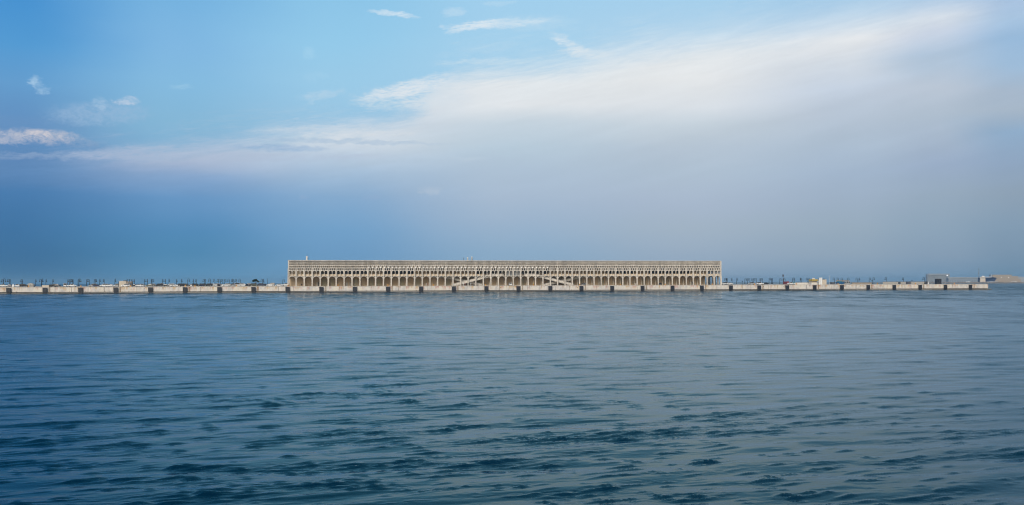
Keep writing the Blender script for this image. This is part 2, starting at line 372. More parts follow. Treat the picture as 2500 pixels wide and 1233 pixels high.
# the sun stands behind the photographer, to the left
sun_dir_az = math.radians(205)              # compass bearing, clockwise from +Y
SUN_ROT = sun_dir_az
build_world()
sl = bpy.data.lights.new('sun', 'SUN'); sl.energy = 2.0; sl.angle = math.radians(25); sl.color = (1.0, .95, .86)
so = bpy.data.objects.new('sun', sl); C.objects.link(so)
to_sun = Vector((math.sin(sun_dir_az)*math.cos(SUN_EL), math.cos(sun_dir_az)*math.cos(SUN_EL), math.sin(SUN_EL)))
so.rotation_euler = (-to_sun).to_track_quat('-Z', 'Y').to_euler(); so.location = (100, -800, 300)

# ------------------------------------------------------------------ water
def build_water():
    rng = np.random.default_rng(5)
    r = [7.0]
    while r[-1] < 12000:
        q = r[-1]
        r.append(q + (max(.055, q*.0028) if q < 330 else q*(.0028 + .0032*min(1, (q-330)/500)) if q < 1500 else q*.05))
    r = np.array(r); dr = np.gradient(r)
    th_in = np.arange(-.58, .5801, .0025); th_out = np.linspace(.66, 2*PI-.66, 40)
    th = np.concatenate([th_in, th_out]); dth = np.where(np.arange(len(th)) < len(th_in), .0025, .13)
    R, T = np.meshgrid(r, th, indexing='ij')
    DX = np.maximum(np.broadcast_to(dr[:, None], R.shape), R*dth[None, :]).astype(np.float32)
    ang = YAW + T
    X = (CAMX + R*np.sin(ang)); Y = (-CAMD + R*np.cos(ang))
    x = (X - CAMX).astype(np.float32); y = (Y + CAMD).astype(np.float32)
    def comps(n, l0, l1, spread, steep, heading, p=1.):
        lam = np.exp(rng.uniform(math.log(l0), math.log(l1), n)); a = heading + rng.normal(0, spread, n)
        amp = steep*lam**p/(2*PI)/math.sqrt(n/2); ph = rng.uniform(0, 2*PI, n); return zip(lam, a, amp, ph)
    Z = np.zeros_like(x); SL = np.zeros_like(x)
    H1 = -YAW + .12
    for lam, a, amp, ph in comps(48, 1.3, 5.4, .29, .054, H1):
        k = 2*PI/lam; f = k*(x*math.sin(a) + y*math.cos(a)) + ph
        at = np.clip((lam/DX - 2)/2, 0, 1)
        Z += amp*np.sin(f)*at; SL += amp*k*np.cos(f)*math.cos(a)
    # patches of ripple ride on the faces of the swell and where the breeze touches down
    G = np.zeros_like(x)
    for lam, a, amp, ph in comps(40, 3.2, 34, .42, 1., H1, 0.):
        k = 2*PI/lam; G += np.sin(k*(x*math.sin(a) + y*math.cos(a)) + ph)
    G /= math.sqrt(18)
    Mk = 1/(1+np.exp(-(SL/.056*1.1 + G - 1.15 - x/(R+1)*.7)*2.4))
    G2 = np.zeros_like(x)                    # single wavelets scattered over the calm water
    for lam, a, amp, ph in comps(30, .9, 3.2, .40, 1., H1, 0.):
        k = 2*PI/lam; G2 += np.sin(k*(x*math.sin(a) + y*math.cos(a)) + ph)
    Mk2 = .85/(1+np.exp(-(G2/math.sqrt(15) - 1.25 - x/(R+1)*.25)*4.5)); Mk2 = np.maximum(Mk, Mk2)
    # peaked wavelets: few and short on calm water, crowded in the patches
    for n_, l0, l1, spr, hgt, hd, t0, t1 in ((48, .28, .50, .23, .0185, H1-.16, 1.5, -.2), (44, .52, .95, .19, .0185, H1-.22, 1.45, .3), (28, 1.2, 2.2, .20, .012, H1-.05, 1.35, .9)):
        Wv = np.zeros_like(x)
        for lam, a, amp, ph in comps(n_, l0, l1, spr, 1., hd, 0.):
            k = 2*PI/lam; Wv += np.sin(k*(x*math.sin(a) + y*math.cos(a)) + ph)*np.clip((lam/DX - 2.0)/2, 0, 1)
        Wv /= math.sqrt(n_/2)
        Z += hgt*np.log1p(np.exp(np.minimum((Wv - (t0 + (t1-t0)*Mk2))*5, 40)))/5*1.6
    for lam, a, amp, ph in comps(20, .24, .5, .5, .06, H1, 1.):
        k = 2*PI/lam; Z += amp*np.sin(k*(x*math.sin(a) + y*math.cos(a)) + ph)*np.clip((lam/DX - 2.2)/2, 0, 1)*(.25 + Mk2)
    nr, nt_ = R.shape
    co = np.empty((nr*nt_ + 1, 3), np.float32); co[:-1, 0] = X.ravel(); co[:-1, 1] = Y.ravel(); co[:-1, 2] = Z.ravel(); co[-1] = (CAMX, -CAMD, 0)
    i = np.arange(nr-1)[:, None]*nt_; j = np.arange(nt_); j2 = (j+1) % nt_
    quads = np.stack([i+j, i+j2, i+nt_+j2, i+nt_+j], -1).reshape(-1, 4)[:, ::-1]
    tris = np.stack([np.full(nt_, nr*nt_), j2, j], -1)
    me = bpy.data.meshes.new('water'); nq, ntr = len(quads), len(tris)
    me.vertices.add(len(co)); me.vertices.foreach_set('co', co.ravel())
    me.loops.add(nq*4 + ntr*3); me.loops.foreach_set('vertex_index', np.concatenate([quads.ravel(), tris.ravel()]).astype(np.int32))
    me.polygons.add(nq + ntr)
    me.polygons.foreach_set('loop_start', np.concatenate([np.arange(nq)*4, nq*4 + np.arange(ntr)*3]).astype(np.int32))
    me.polygons.foreach_set('use_smooth', np.ones(nq+ntr, bool))
    me.update(calc_edges=True)
    at = me.attributes.new('ripple', 'FLOAT', 'POINT'); at.data.foreach_set('value', np.append(Mk2.ravel(), 0).astype(np.float32))
    lod = np.clip(np.log(np.maximum(DX, .3)/.3)/math.log(12), 0, 1); at = me.attributes.new('coarse', 'FLOAT', 'POINT'); at.data.foreach_set('value', np.append(lod.ravel(), 0).astype(np.float32))
    m, nt, b = newmat('sea_water'); N = nt.nodes; L = nt.links
    N.remove(b); b = N.new('ShaderNodeBsdfMetallic'); b.fresnel_type = 'F82'
    b.inputs['Base Color'].default_value = (.006, .012, .014, 1); b.inputs['Edge Tint'].default_value = (.565, .665, .65, 1)
    df = N.new('ShaderNodeBsdfDiffuse'); df.inputs['Color'].default_value = (.0002, .017, .040, 1)
    ad = N.new('ShaderNodeAddShader'); L.new(b.outputs[0], ad.inputs[0]); L.new(df.outputs[0], ad.inputs[1]); L.new(ad.outputs[0], [q for q in N if q.type == 'OUTPUT_MATERIAL'][0].inputs['Surface'])
    geo = N.new('ShaderNodeNewGeometry')
    def attr(n):
        q = N.new('ShaderNodeAttribute'); q.attribute_name = n; return q.outputs['Fac']
    def mr(s, lo, hi):
        q = N.new('ShaderNodeMapRange'); L.new(s, q.inputs['Value']); q.inputs['To Min'].default_value = lo; q.inputs['To Max'].default_value = hi; return q.outputs['Result']
    def nz(sc, st, detail, rot=-.3):
        mp = N.new('ShaderNodeMapping'); mp.inputs['Rotation'].default_value = (0,0,rot); mp.inputs['Scale'].default_value = (sc*st, sc, sc)
        q = N.new('ShaderNodeTexNoise'); q.inputs['Scale'].default_value = 1; q.inputs['Detail'].default_value = detail; q.inputs['Roughness'].default_value = .55
        L.new(geo.outputs['Position'], mp.inputs['Vector']); L.new(mp.outputs['Vector'], q.inputs['Vector']); return q.outputs['Fac']
    b1 = N.new('ShaderNodeBump'); b1.inputs['Distance'].default_value = .05; L.new(nz(6.5, .4, 2), b1.inputs['Height']); L.new(mr(attr('ripple'), .08, .55), b1.inputs['Strength'])
    b2 = N.new('ShaderNodeBump'); b2.inputs['Distance'].default_value = .22; L.new(nz(1.1, .5, 2, -.2), b2.inputs['Height']); L.new(mr(attr('coarse'), .0, .30), b2.inputs['Strength'])
    L.new(b2.outputs[0], b1.inputs['Normal']); L.new(b1.outputs[0], b.inputs['Normal'])
    # wind patches: the unresolved ripple roughens the far water unevenly
    mp = N.new('ShaderNodeMapping'); mp.inputs['Rotation'].default_value = (0, 0, YAW); L.new(geo.outputs['Position'], mp.inputs['Vector'])
    def patch(sx, sy, det):
        q = N.new('ShaderNodeMapping'); q.inputs['Scale'].default_value = (1/sx, 1/sy, 1); L.new(mp.outputs[0], q.inputs['Vector'])
        n = N.new('ShaderNodeTexNoise'); n.inputs['Scale'].default_value = 1; n.inputs['Detail'].default_value = det; L.new(q.outputs[0], n.inputs['Vector']); return n.outputs['Fac']
    def mth(op, p, q):
        n = N.new('ShaderNodeMath'); n.operation = op
        for k, v in enumerate((p, q)):
            if isinstance(v, float): n.inputs[k].default_value = v
            else: L.new(v, n.inputs[k])
        return n.outputs[0]
    pr = N.new('ShaderNodeMapRange'); pr.inputs['From Min'].default_value = .47; pr.inputs['From Max'].default_value = .66; pr.inputs['To Min'].default_value = .62; pr.inputs['To Max'].default_value = 3.4
    L.new(mth('ADD', mth('MULTIPLY', patch(5., 16., 3.), .6), mth('MULTIPLY', patch(40., 90., 2.), .4)), pr.inputs['Value'])
    L.new(mth('ADD', mth('MULTIPLY', mth('MULTIPLY', attr('coarse'), .212), pr.outputs[0]), .04), b.inputs['Roughness'])
    me.materials.append(m)
    structure('water', me)
build_water()

# ------------------------------------------------------------------ quay
fpx = [21,109.6,196.4,282.4,367,451.7,535.7,618.9,702,784.5,866.2,947.3,1028,1107.9,1187.3,1265.6,1343.4,1419.3,1494.6,1568.6,1641.8,1713.6,1784.4,1853.5,1921.9,1989,2055.4,2119.7,2183.5,2246.6,2308.5,2369.6]
QX0, QX1 = -140., px_x(2412.5)
structure('quay_deck', MB().use('deck').box(QX0, QX1, .45, 210, DECK-.5, DECK-.012).mesh('quay_deck'))
qw = empty('quay_wall', (0,0,0), 0, 'long pale concrete quay wall stained pink and rust above a dark waterline ledge', 'quay wall')
link('wall_face', MB().use('quay').box(QX0, QX1-.01, 0, .44, 1.08, 3.78).mesh('wall_face'), qw)
link('coping', MB().use('cast').box(QX0, QX1, -.10, .445, 3.783, DECK).mesh('coping', .03), qw)
link('footing', MB().use('dark').box(QX0, QX1-.02, .55, 209, -3, 1.077).mesh('footing'), qw)  # dark colour carries the shadow under the overhang along with marine growth
link('ledge', MB().use('grey').box(QX0, QX1+2.6, -.32, .54, .34, .66).use('dark').box(QX0, QX1+2.55, -.26, .53, -2, .337).mesh('ledge'), qw)
link('end_wall', MB().use('quay').box(QX1-.4, QX1-.015, .46, 209, .9, DECK-.51).mesh('end_wall'), qw)
for p in (1864.4, 1913.5, 2062.5, 2109.5, 2316, 2359.5, 352, 1222, 1410):
    X = px_x(p); link('drain_hole', MB().use('dark').tube([(X,-.02,2.75),(X,.06,2.75)], .22, 10).mesh('drain_hole'), qw)

fend = empty('quay_fender', (0,0,0), 0, None, 'fender', 'black rubber fenders along the quay wall')
link('rubber_block', MB().use('rubber').box(-1.0, 1.0, -.62, -.105, 1.0, 3.45).mesh('rubber_block', .05), fend)
fp = MB().use('steel').box(-1.32, 1.32, -1.0, -.625, .95, 3.66)
link('face_panel', fp.mesh('face_panel', .06), fend)
sk = MB().use('steel')
for k in (-.9, 0, .9): sk.box(k-.06, k+.06, -1.09, -1.003, 1.05, 3.55)
link('rubbing_strip', sk.mesh('rubbing_strip'), fend)
link('pile_skirt', MB().use('rubber').box(-1.12, 1.12, -.85, -.33, -1.2, .945, .12, .05).mesh('pile_skirt'), fend)
for s in (-1, 1): link('chain', MB().use('steel').tube([(s*1.2,-.7,3.6),(s*1.5,-.3,3.74),(s*1.7,-.02,3.7)], .05, 6).mesh('chain'), fend)
for i, p in enumerate(fpx):
    o = fend if i == 0 else copy_tree(fend)
    o.location.x = px_x(p, -.8)
    o['label'] = 'black rubber fender on the quay wall, %s from the left edge' % ordw(i+1)

lad = empty('quay_ladder', (0,0,0), 0, None, 'ladder', 'rusty ladders down the quay wall')
for s in (-1, 1): link('rail', MB().use('rustl').box(s*.28-.05, s*.28+.05, -.26, -.14, .7, DECK+.25).mesh('rail'), lad)
rg = MB().use('rustl')
for k in range(11): rg.box(-.225, .225, -.22, -.16, .8+.3*k, .86+.3*k)
link('rungs', rg.mesh('rungs'), lad)
first = True
for i in range(1, 32, 2):
    o = lad if first else copy_tree(lad); first = False
    o.location.x = px_x(fpx[i]) + 2.6
    o['label'] = 'rusty ladder just right of the %s fender from the left edge' % ordw(i+1)

bol = empty('mooring_bollard', (0,0,0), 0, None, 'bollard', 'orange mooring bollards on the quay edge')
link('base_plate', MB().use('orange').box(-.5,.5,-.4,.4,.0,.08).mesh('base_plate'), bol)
link('post', MB().use('orange').lathe([(.30,.083),(.24,.3),(.24,.5),(.40,.62),(.42,.72),(.2,.80)], 12).mesh('post'), bol)
bpx = [70, 197.5, 318.5, 453, 476, 577.5, 703.4, 825.5, 947, 1058, 1185.5, 1303, 1415, 1515, 1624, 1739, 1842, 1944, 2046, 2142, 2235, 2330]
for i, p in enumerate(bpx):
    o = bol if i == 0 else copy_tree(bol)
    o.location = (px_x(p, .9), .9, DECK-.01)
    o['label'] = 'small orange mooring bollard on the quay edge, %s from the left end of the row' % ordw(i+1)
    o.scale = (1.15,)*3

# ------------------------------------------------------------------ terminal building
BAY, NB, SB = 5.0, 58, 8.0
BX0 = px_x(703.2, SB); BX1 = px_x(1760.3, SB); BAY = (BX1-BX0)/NB
BH = 16.45; GAL = 6.7; BD = 8*BAY
TB = empty('terminal_building', (BX0, SB, DECK), 0, 'long cream port terminal with two tiers of arches under a honeycomb screen', 'building')

def poly_spline(cu, pts):
    sp = cu.splines.new('POLY'); sp.points.add(len(pts)-1)
    for p, q in zip(sp.points, pts): p.co = (q[0], q[1], 0, 1)
    sp.use_cyclic_u = True
def arc(cx, cz, r, a0, a1, n=14, sq=1.):
    return [(cx + r*math.cos(a0+(a1-a0)*k/n), cz + r*sq*math.sin(a0+(a1-a0)*k/n)) for k in range(n+1)]
def bay_mesh():
    cu = bpy.data.curves.new('bay_curve', 'CURVE'); cu.dimensions = '2D'; cu.fill_mode = 'BOTH'; cu.extrude = .28
    B = BAY; c = B/2; r = 2.12
    outer = [(.002,0),(c-r,0),(c-r,4.0)] + arc(c, 4.0, r, PI, 0, 22)[1:-1] + [(c+r,4.0),(c+r,0),(B-.002,0),(B-.002,BH),(.002,BH)]
    poly_spline(cu, outer)
    for s in (-1, 1):                        # open spandrels beside the big arch
        R = 2.42; pts = [(c+s*math.sqrt(R*R-(z-4)**2), z) for z in (5.22,5.4,5.6,5.8,6.0,6.14)]
        poly_spline(cu, pts + [(c+s*2.10, 6.14)])
        cx = c + s*1.09                       # upper arcade, two arches to a bay
        w = .93; poly_spline(cu, [(cx-w,6.46),(cx+w,6.46),(cx+w,8.85)] + arc(cx, 8.85, w, 0, PI, 14)[1:-1] + [(cx-w,8.85)])
    def cell(cx, z0, z1, w, bot, top, pt=.55):
        poly_spline(cu, [(cx, z0),(cx+w, z0+bot),(cx+w, z1-top),(cx+w*pt, z1-top*(pt-.25)),(cx, z1),(cx-w*pt, z1-top*(pt-.25)),(cx-w, z1-top),(cx-w, z0+bot)] if pt > .5 else [(cx, z0),(cx+w, z0+bot),(cx+w, z1-top),(cx, z1),(cx-w, z1-top),(cx-w, z0+bot)])
    for k, z0 in ((1, 10.0), (2, 9.72), (3, 10.0)): cell(c+(k-2)*B/4, z0, 11.55, .40, .35, .42)
    for k in (0, 1): cell(k*B + (.34 if k == 0 else -.34), 10.05, 11.35, .13, .1, .2)
    for k in range(4): cell((k+.5)*B/4, 11.50, 13.10, .47, .50, .45, .0)
    for k in range(8): cell((k+.5)*B/8, 13.22, 14.24, .225, .26, .30, .0)
    for k in range(1, 8): cell(k*B/8, 14.06, 15.14, .220, .30, .30, .0)
    for k in (0, 1): cell(k*B + (.15 if k == 0 else -.15), 14.12, 15.0, .09, .15, .15)
    for k in range(8): cell((k+.5)*B/8, 14.96, 16.08, .220, .30, .18, .0)
    o = bpy.data.objects.new('bay_tmp', cu); C.objects.link(o)
    dg = bpy.context.evaluated_depsgraph_get(); me = bpy.data.meshes.new_from_object(o.evaluated_get(dg))
    bpy.data.objects.remove(o); bpy.data.curves.remove(cu)
    bm = bmesh.new(); bm.from_mesh(me)
    for v in bm.verts: v.co = (v.co.x, -v.co.z + .28, v.co.y)     # x, depth (0 front), height
    mb = MB(); mb.bm.free(); mb.bm = bm; mb.use('cast')
    # proud column on the left side of the bay, rims of the arches, sill and top band
    mb.box(-.34, .34, -.22, -.003, 0, 4.2, .0, 0); mb.box(-.34, .34, -.22, -.003, 4.203, 6.1, .12, .06)
    mb.box(-.24, .24, -.24, -.003, 6.103, 11.4, .06, .06)
    def rim(cx, cz, r0, r1, d, n=20):
        p = [(cx+r0*math.cos(PI*k/n), cz+r0*math.sin(PI*k/n)) for k in range(n+1)]; q = [(cx+r1*math.cos(PI*k/n), cz+r1*math.sin(PI*k/n)) for k in range(n+1)]
        for k in range(n):
            a, b2, c2, d2 = p[k], p[k+1], q[k+1], q[k]
            mb.face([(a[0],-d,a[1]),(b2[0],-d,b2[1]),(c2[0],-d,c2[1]),(d2[0],-d,d2[1])])
            mb.face([(d2[0],-d,d2[1]),(c2[0],-d,c2[1]),(c2[0],-.002,c2[1]),(d2[0],-.002,d2[1])])
            mb.face([(a[0],-.002,a[1]),(b2[0],-.002,b2[1]),(b2[0],-d,b2[1]),(a[0],-d,a[1])])
    rim(B/2, 4.0, 2.125, 2.41, .13)
    for s in (-1, 1): rim(B/2+s*1.09, 8.85, .935, 1.08, .12)
    mb.box(.24, B-.24, -.10, -.003, 6.18, 6.40)
    mb.box(.0, B, -.10, -.004, 16.12, BH)
    me2 = mb.mesh('arcade_bay'); bpy.data.meshes.remove(me); return me2
BM = bay_mesh()
gl = MB().use('globe').lathe([(.02,-.24),(.18,-.17),(.25,0),(.18,.17),(.02,.24)], 10).mesh('globe_lamp')
for i in range(NB):
    o = link('arcade_bay', BM, TB, (i*BAY, 0, 0))
    if 10 <= i <= 33:
        for k in (.125, .625): link('globe_lamp', gl, o, (k*BAY, .28, 12.06))
for k in range(8):
    link('arcade_bay', BM, TB, (NB*BAY+.0, .003+k*BAY, 0), PI/2); link('arcade_bay', BM, TB, (0, .003+(k+1)*BAY, 0), -PI/2)
for k in range(5):
    link('arcade_bay', BM, TB, ((k+1)*BAY, BD+.01, 0), PI); link('arcade_bay', BM, TB, ((NB-k)*BAY, BD+.01, 0), PI)
link('corner_column', MB().use('cast').box(-.42,.42,-.36,.5,0,6.1).box(-.26,.26,-.26,.5,6.103,BH).mesh('corner_column'), TB, (NB*BAY, 0, 0))
Wd = NB*BAY
link('rear_wall', MB().use('tan').box(5*BAY+.01, Wd-5*BAY-.01, BD-.3, BD, 0, BH).mesh('rear_wall'), TB)
link('roof', MB().use('roofm').box(.6, Wd-.6, .6, BD-.6, 15.6, 15.95).mesh('roof'), TB)
link('ceiling', MB().use('soffit_shade').box(GAL+.02, Wd-GAL-.02, .62, BD-.62, 11.3, 11.5).mesh('ceiling'), TB)
link('gallery_floor', MB().use('soffit_shade').box(.6, Wd-.6, .6, BD-.6, 6.02, 6.40).mesh('gallery_floor'), TB)
link('ground_floor_wall', MB().use('tan').box(.75, Wd-GAL-1.2, GAL+2.0, BD-GAL, 0, 6.015).mesh('ground_floor_wall'), TB)
link('upper_floor_wall', MB().use('upper').box(.75, Wd-GAL, GAL, BD-GAL, 6.403, 11.295).mesh('upper_floor_wall'), TB)
link('attic_wall', MB().use('soffit_shade').box(.75, Wd-3.4, 3.6, 3.9, 11.505, 15.595).mesh('attic_wall'), TB)
bal = MB().use('beige')
ic = MB().use('soffit_shade').box(-.38,.38,-.38,.38,0,6.015).box(-.30,.30,-.30,.30,6.403,11.295).mesh('inner_column')  # inner columns coloured darker than the front ones to stand for shade
for i in range(2, NB-1): link('inner_column', ic, TB, (i*BAY, GAL-.75, 0))
for X in (1.3, Wd-1.3-.0): link('inner_column', ic, TB, (X+(-1 if X < 5 else 1)*-3.0, GAL+6, 0))
# windows of the upper gallery: dark glazing bay by bay
wm_g = MB().use('glass').box(.55, BAY-.55, GAL-.05, GAL-.003, 7.75, 10.8).mesh('window_glass')
wf = MB().use('frame')
for k in range(5):
    X = .5 + (BAY-1.0)*k/4; wf.box(X-.05, X+.05, GAL-.12, GAL-.053, 7.7, 10.85)
for zz in (7.7, 9.9, 10.8): wf.box(.56, BAY-.56, GAL-.11, GAL-.056, zz, zz+.07)
wf = wf.mesh('window')
for i in [4,5,6,7,8,9,12,13,14,15,24,25,26,27,30,31,32,33,42,43,44,45,48,49,50,51,52,53]:
    w_ = link('window', wf, TB, (i*BAY, 0, 0)); link('pane', wm_g, w_)
# balustrade of the upper gallery
bl = MB().use('upper').box(.26, BAY-.26, 1.9, 2.0, 6.403, 7.5).mesh('balustrade')
for i in list(range(0, 25)) + list(range(33, NB)): link('balustrade', bl, TB, (i*BAY, 0, 0))
gs = MB().use('glazed').box(.5, BAY-.3, 2.2, 2.26, 6.41, 10.4)
gs.use('frame')
for k in range(7): gs.box(.5+(BAY-.8)*k/6-.03, .5+(BAY-.8)*k/6+.03, 2.14, 2.197, 6.41, 10.4)
for zz in (7.6, 9.0): gs.box(.54, BAY-.34, 2.15, 2.194, zz, zz+.06)
gs = gs.mesh('glazed_screen')
for i in (28, 29): link('glazed_screen', gs, TB, (i*BAY, 0, 0))
# shutters and doors
sh = MB().use('shut'); sh.box(1.0, BAY-.8, GAL+1.9, GAL+1.997, .02, 4.6)
for zz in np.arange(.4, 4.5, .4): sh.box(1.02, BAY-.82, GAL+1.87, GAL+1.897, float(zz), float(zz)+.05)
sh = sh.mesh('roller_shutter')
for i in (4,5,8,10,11,14,16,20,24,30,34,38,41,44,47,50): link('roller_shutter', sh, TB, (i*BAY, 0, 0))
dw = MB().use('doorw').box(0, 1.5, GAL+1.88, GAL+1.996, .02, 2.35).use('frame').box(1.25, 1.33, GAL+1.84, GAL+1.877, 1.0, 1.2).mesh('door')
def bx(px, Y): return px_x(px, SB+Y) - BX0
for p in (772.5, 776.5, 844, 853, 1622, 1630, 1686, 1690): link('door', dw, TB, (bx(p, GAL+1.9), 0, 0))
# crossed ramps from the quay to the upper gallery
def ramp(name, xa, xb, y0, y1, z1):
    n = 1 if xb > xa else -1; L_ = abs(xb-xa)
    r_ = MB().use('cast'); sl_ = .45
    prof = [(xa,.02),(xb,z1),(xb+n*7,z1),(xb+n*7,z1-sl_),(xb,z1-sl_),(xa+n*L_*.08,.02)]
    r_.prism(prof, y0, y1); o = link(name, r_.mesh(name), TB)
    for yy in (y0-.15, y1+.01):
        p = MB().use('cast'); p.prism([(xa,.03),(xb,z1-.5),(xb+n*7,z1-.5),(xb+n*7,z1+1.05),(xb,z1+1.05),(xa,1.0)], yy, yy+.14)
        q = p.mesh('parapet'); link('parapet', q, o)
        rl = MB().use('whitep').tube([(xa,yy+.07,1.25),(xb,yy+.07,z1+1.3),(xb+n*7,yy+.07,z1+1.3)], .05, 6); 
        for k in range(13):
            t = k/12; rl.tube([(xa+(xb-xa)*t,yy+.07,1.0+(z1+.05)*t-.0),(xa+(xb-xa)*t,yy+.07,1.25+(z1+.05)*t)], .035, 5)
        link('handrail', rl.mesh('handrail'), o)
xa, xb = bx(1107, 1.6), bx(1203, 1.6)
ramp('ramp', xa, xb, 1.0, 3.0, 6.41)
xa, xb = bx(1399, 1.6), bx(1306, 1.6)
ramp('ramp', xa, xb, 1.0, 3.0, 6.41)
xa, xb = bx(1176, 4.6), bx(1082, 4.6)
ramp('ramp', xa, xb, 3.6, 5.4, 5.6)
xa, xb = bx(1330, 4.6), bx(1424, 4.6)
ramp('ramp', xa, xb, 3.6, 5.4, 5.6)
# roof plant
tX = bx(751, 14)
link('stair_tower', MB().use('pale').box(tX-1.0, tX-.05, 13, 16, 15.953, 19.4).mesh('stair_tower', .04), TB)
link('dish_antenna', MB().use('whitep').lathe([(.02,-.1),(.35,0),(.42,.12)], 12, (tX+.35, 12.8, 18.7)).use('frame').tube([(tX+.35,12.9,15.95),(tX+.35,12.9,18.6)], .12, 6).mesh('dish_antenna'), TB)
link('antenna_mast', MB().use('frame').tube([(tX-.4,14,19.4),(tX-.4,14,21.2)], .05, 6).mesh('antenna_mast'), TB)
for p, r_, h_ in ((1141.8, .42, 18.8), (1152.2, .46, 19.2)):
    X = bx(p, 12); link('flue', MB().use('whitep').lathe([(r_,15.953),(r_,h_-.3),(r_*1.12,h_-.28),(r_*1.12,h_)], 14, (X,12,0)).mesh('flue'), TB)
X = bx(1132.6, 12); link('aerial_pole', MB().use('frame').tube([(X,12,15.95),(X,12,18.7)], .09, 6).box(X-.25,X+.02,11.9,12.1,17.2,18.4).mesh('aerial_pole'), TB)

# ------------------------------------------------------------------ street lamps
def make_lamp():
    t = empty('street_lamp', (0,0,0), 0, None, 'street lamp', 'dark crook street lamps on the quay')
    link('base', MB().use('lampm').lathe([(.32,0),(.32,.5),(.24,.62),(.2,.9)], 10).mesh('base'), t)
    link('pole', MB().use('lampm').tube([(0,0,.9),(0,0,4.2)], [.19,.15], 8).mesh('pole'), t)
    pts = [(0,0,4.2)] + [(.62-.62*math.cos(a), 0, 4.5+.72*math.sin(a)) for a in np.linspace(0, PI, 12)] + [(1.24,0,4.05)]
    a = MB().use('lampm').tube(pts, .135, 7)
    a.tube([(0,0,3.6),(.3,0,3.75),(.42,0,4.05),(.25,0,4.25),(.05,0,4.15)], .08, 6)
    link('crook_arm', a.mesh('crook_arm'), t)
    l_ = link('lantern', MB().use('lampm').lathe([(.06,4.05),(.14,3.95),(.20,3.72),(.50,3.42),(.54,3.34),(.48,3.30)], 12, (1.24,0,0)).mesh('lantern'), t)
    link('bulb_glass', MB().use('lampg').lathe([(.30,3.317),(.24,3.2),(.05,3.12)], 10, (1.24,0,0)).mesh('bulb_glass'), l_)
    return t
# pole position, top, direction of the hook: R, L, or r / l seen nearly end-on
lampsL = [(8.4,677.2,'R'),(7.6,680,'L'),(23,678.5,'L'),(26.2,679,'L'),(53.3,679.8,'r'),(55,684,'L'),(86.4,680.5,'r'),(101.3,679,'L'),(102.5,678,'r'),(112,684.4,'r'),(128.7,679.8,'r'),
 (165.2,680.8,'r'),(169.5,679,'R'),(172.6,685.4,'R'),(176.7,685,'L'),(178.9,679.8,'l'),(190.4,680,'R'),(192.6,678,'R'),(211,680.3,'R'),(218.5,680,'L'),(230,681,'R'),(233.5,683,'r'),(243,681,'r'),(254.6,680,'l'),
 (280.5,678.5,'r'),(311.7,681,'l'),(315.5,681.8,'r'),(321.3,681,'r'),(328.3,680.5,'l'),(352.6,685,'r'),(360.5,684,'l'),(369.6,678.9,'r'),(371.3,681.5,'R'),(396.7,681.8,'r'),(404.2,681,'l'),(412.3,685.6,'r'),(430.6,684.6,'r'),(442.6,681,'r'),
 (458.2,679,'R'),(472.6,682,'l'),(479.4,681.5,'l'),(499.5,682.2,'L'),(501.6,682,'l'),(513.7,679.8,'L'),(524.7,680.5,'L'),(534,681.3,'L'),(538,680,'L'),(544,682,'L'),(547.5,681.3,'R'),(560,680,'L'),(569,681.5,'L'),(571.2,682.2,'L'),(578,682.2,'L'),(586.8,682.5,'L'),
 (641,682.5,'L'),(642.6,683,'r'),(690.5,681.5,'R')]
lampsR = [(1772.3,680.4,'L'),(1773.4,681,'r'),(1776,679.8,'l'),(1787.4,684.4,'l'),(1798.5,683,'r'),(1818.4,681,'R'),(1824.7,680,'l'),(1830.7,679.4,'L'),(1836.4,684.2,'l'),(1839.3,680.6,'R'),(1846.7,680.4,'L'),(1856.6,681.3,'l'),(1861.9,680,'L'),
 (1877.5,680,'R'),(1883.5,680.2,'L'),(1886.2,680.4,'l'),(1903.7,683,'R'),(1913.5,680.4,'R'),(1912.9,680.6,'l'),(1934.7,679.5,'R'),(1940,680.4,'l'),(1953.4,679.4,'r'),(1957.5,680.4,'L'),(1971.9,679.6,'L'),(1973.8,680.2,'R'),(1984.4,680.2,'R'),(1998.3,680.4,'R'),(2006.7,680.4,'L'),
 (2037.5,679.7,'L'),(2043.5,679.2,'R'),(2056.7,679.5,'L'),(2069.4,678.2,'R'),(2093,679.4,'L'),(2097,677.8,'r'),(2122,678.1,'R'),(2131,677,'R'),(2164.8,677,'L'),(2205.8,676.8,'l'),(2257.4,675.4,'L')]
lamp0 = make_lamp(); used = [False]
HW = {'R':'hooked to the right','L':'hooked to the left','r':'seen end-on facing right','l':'seen end-on facing left'}
def put_lamp(p, top, h, label):
    base = 696.6 - max(0, p-900)*.0033
    d = F*5.22/(base-top); X, Y = at_depth(p, d)
    if Y < 3.5: Y = 3.5; X = px_x(p, Y)
    if Y > 190: Y = 190; X = px_x(p, Y)
    if Y < 60 and BX0-1 < X < BX1+1: Y = SB+BD+6; X = px_x(p, Y)
    o = copy_tree(lamp0) if used[0] else lamp0; used[0] = True
    o.location = (X, Y, DECK-.01)
    yaw = -math.atan((p-CX)/F) - YAW         # bearing of the line of sight
    o.rotation_euler[2] = yaw + {'R':.15,'L':PI-.15,'r':1.15,'l':PI-1.15}[h] + random.uniform(-.12,.12)
    s_ = random.uniform(.98, 1.02); o.scale = (s_,)*3
    o['label'] = label
srt = sorted(lampsL, key=lambda q: -q[0])
for i, q in enumerate(srt): put_lamp(*q, 'dark lamp %s, %s leftward from the terminal corner' % (HW[q[2]], ordw(i+1)))
srt = sorted(lampsR, key=lambda q: q[0])
for i, q in enumerate(srt): put_lamp(*q, 'dark lamp %s, %s rightward from the terminal corner' % (HW[q[2]], ordw(i+1)))

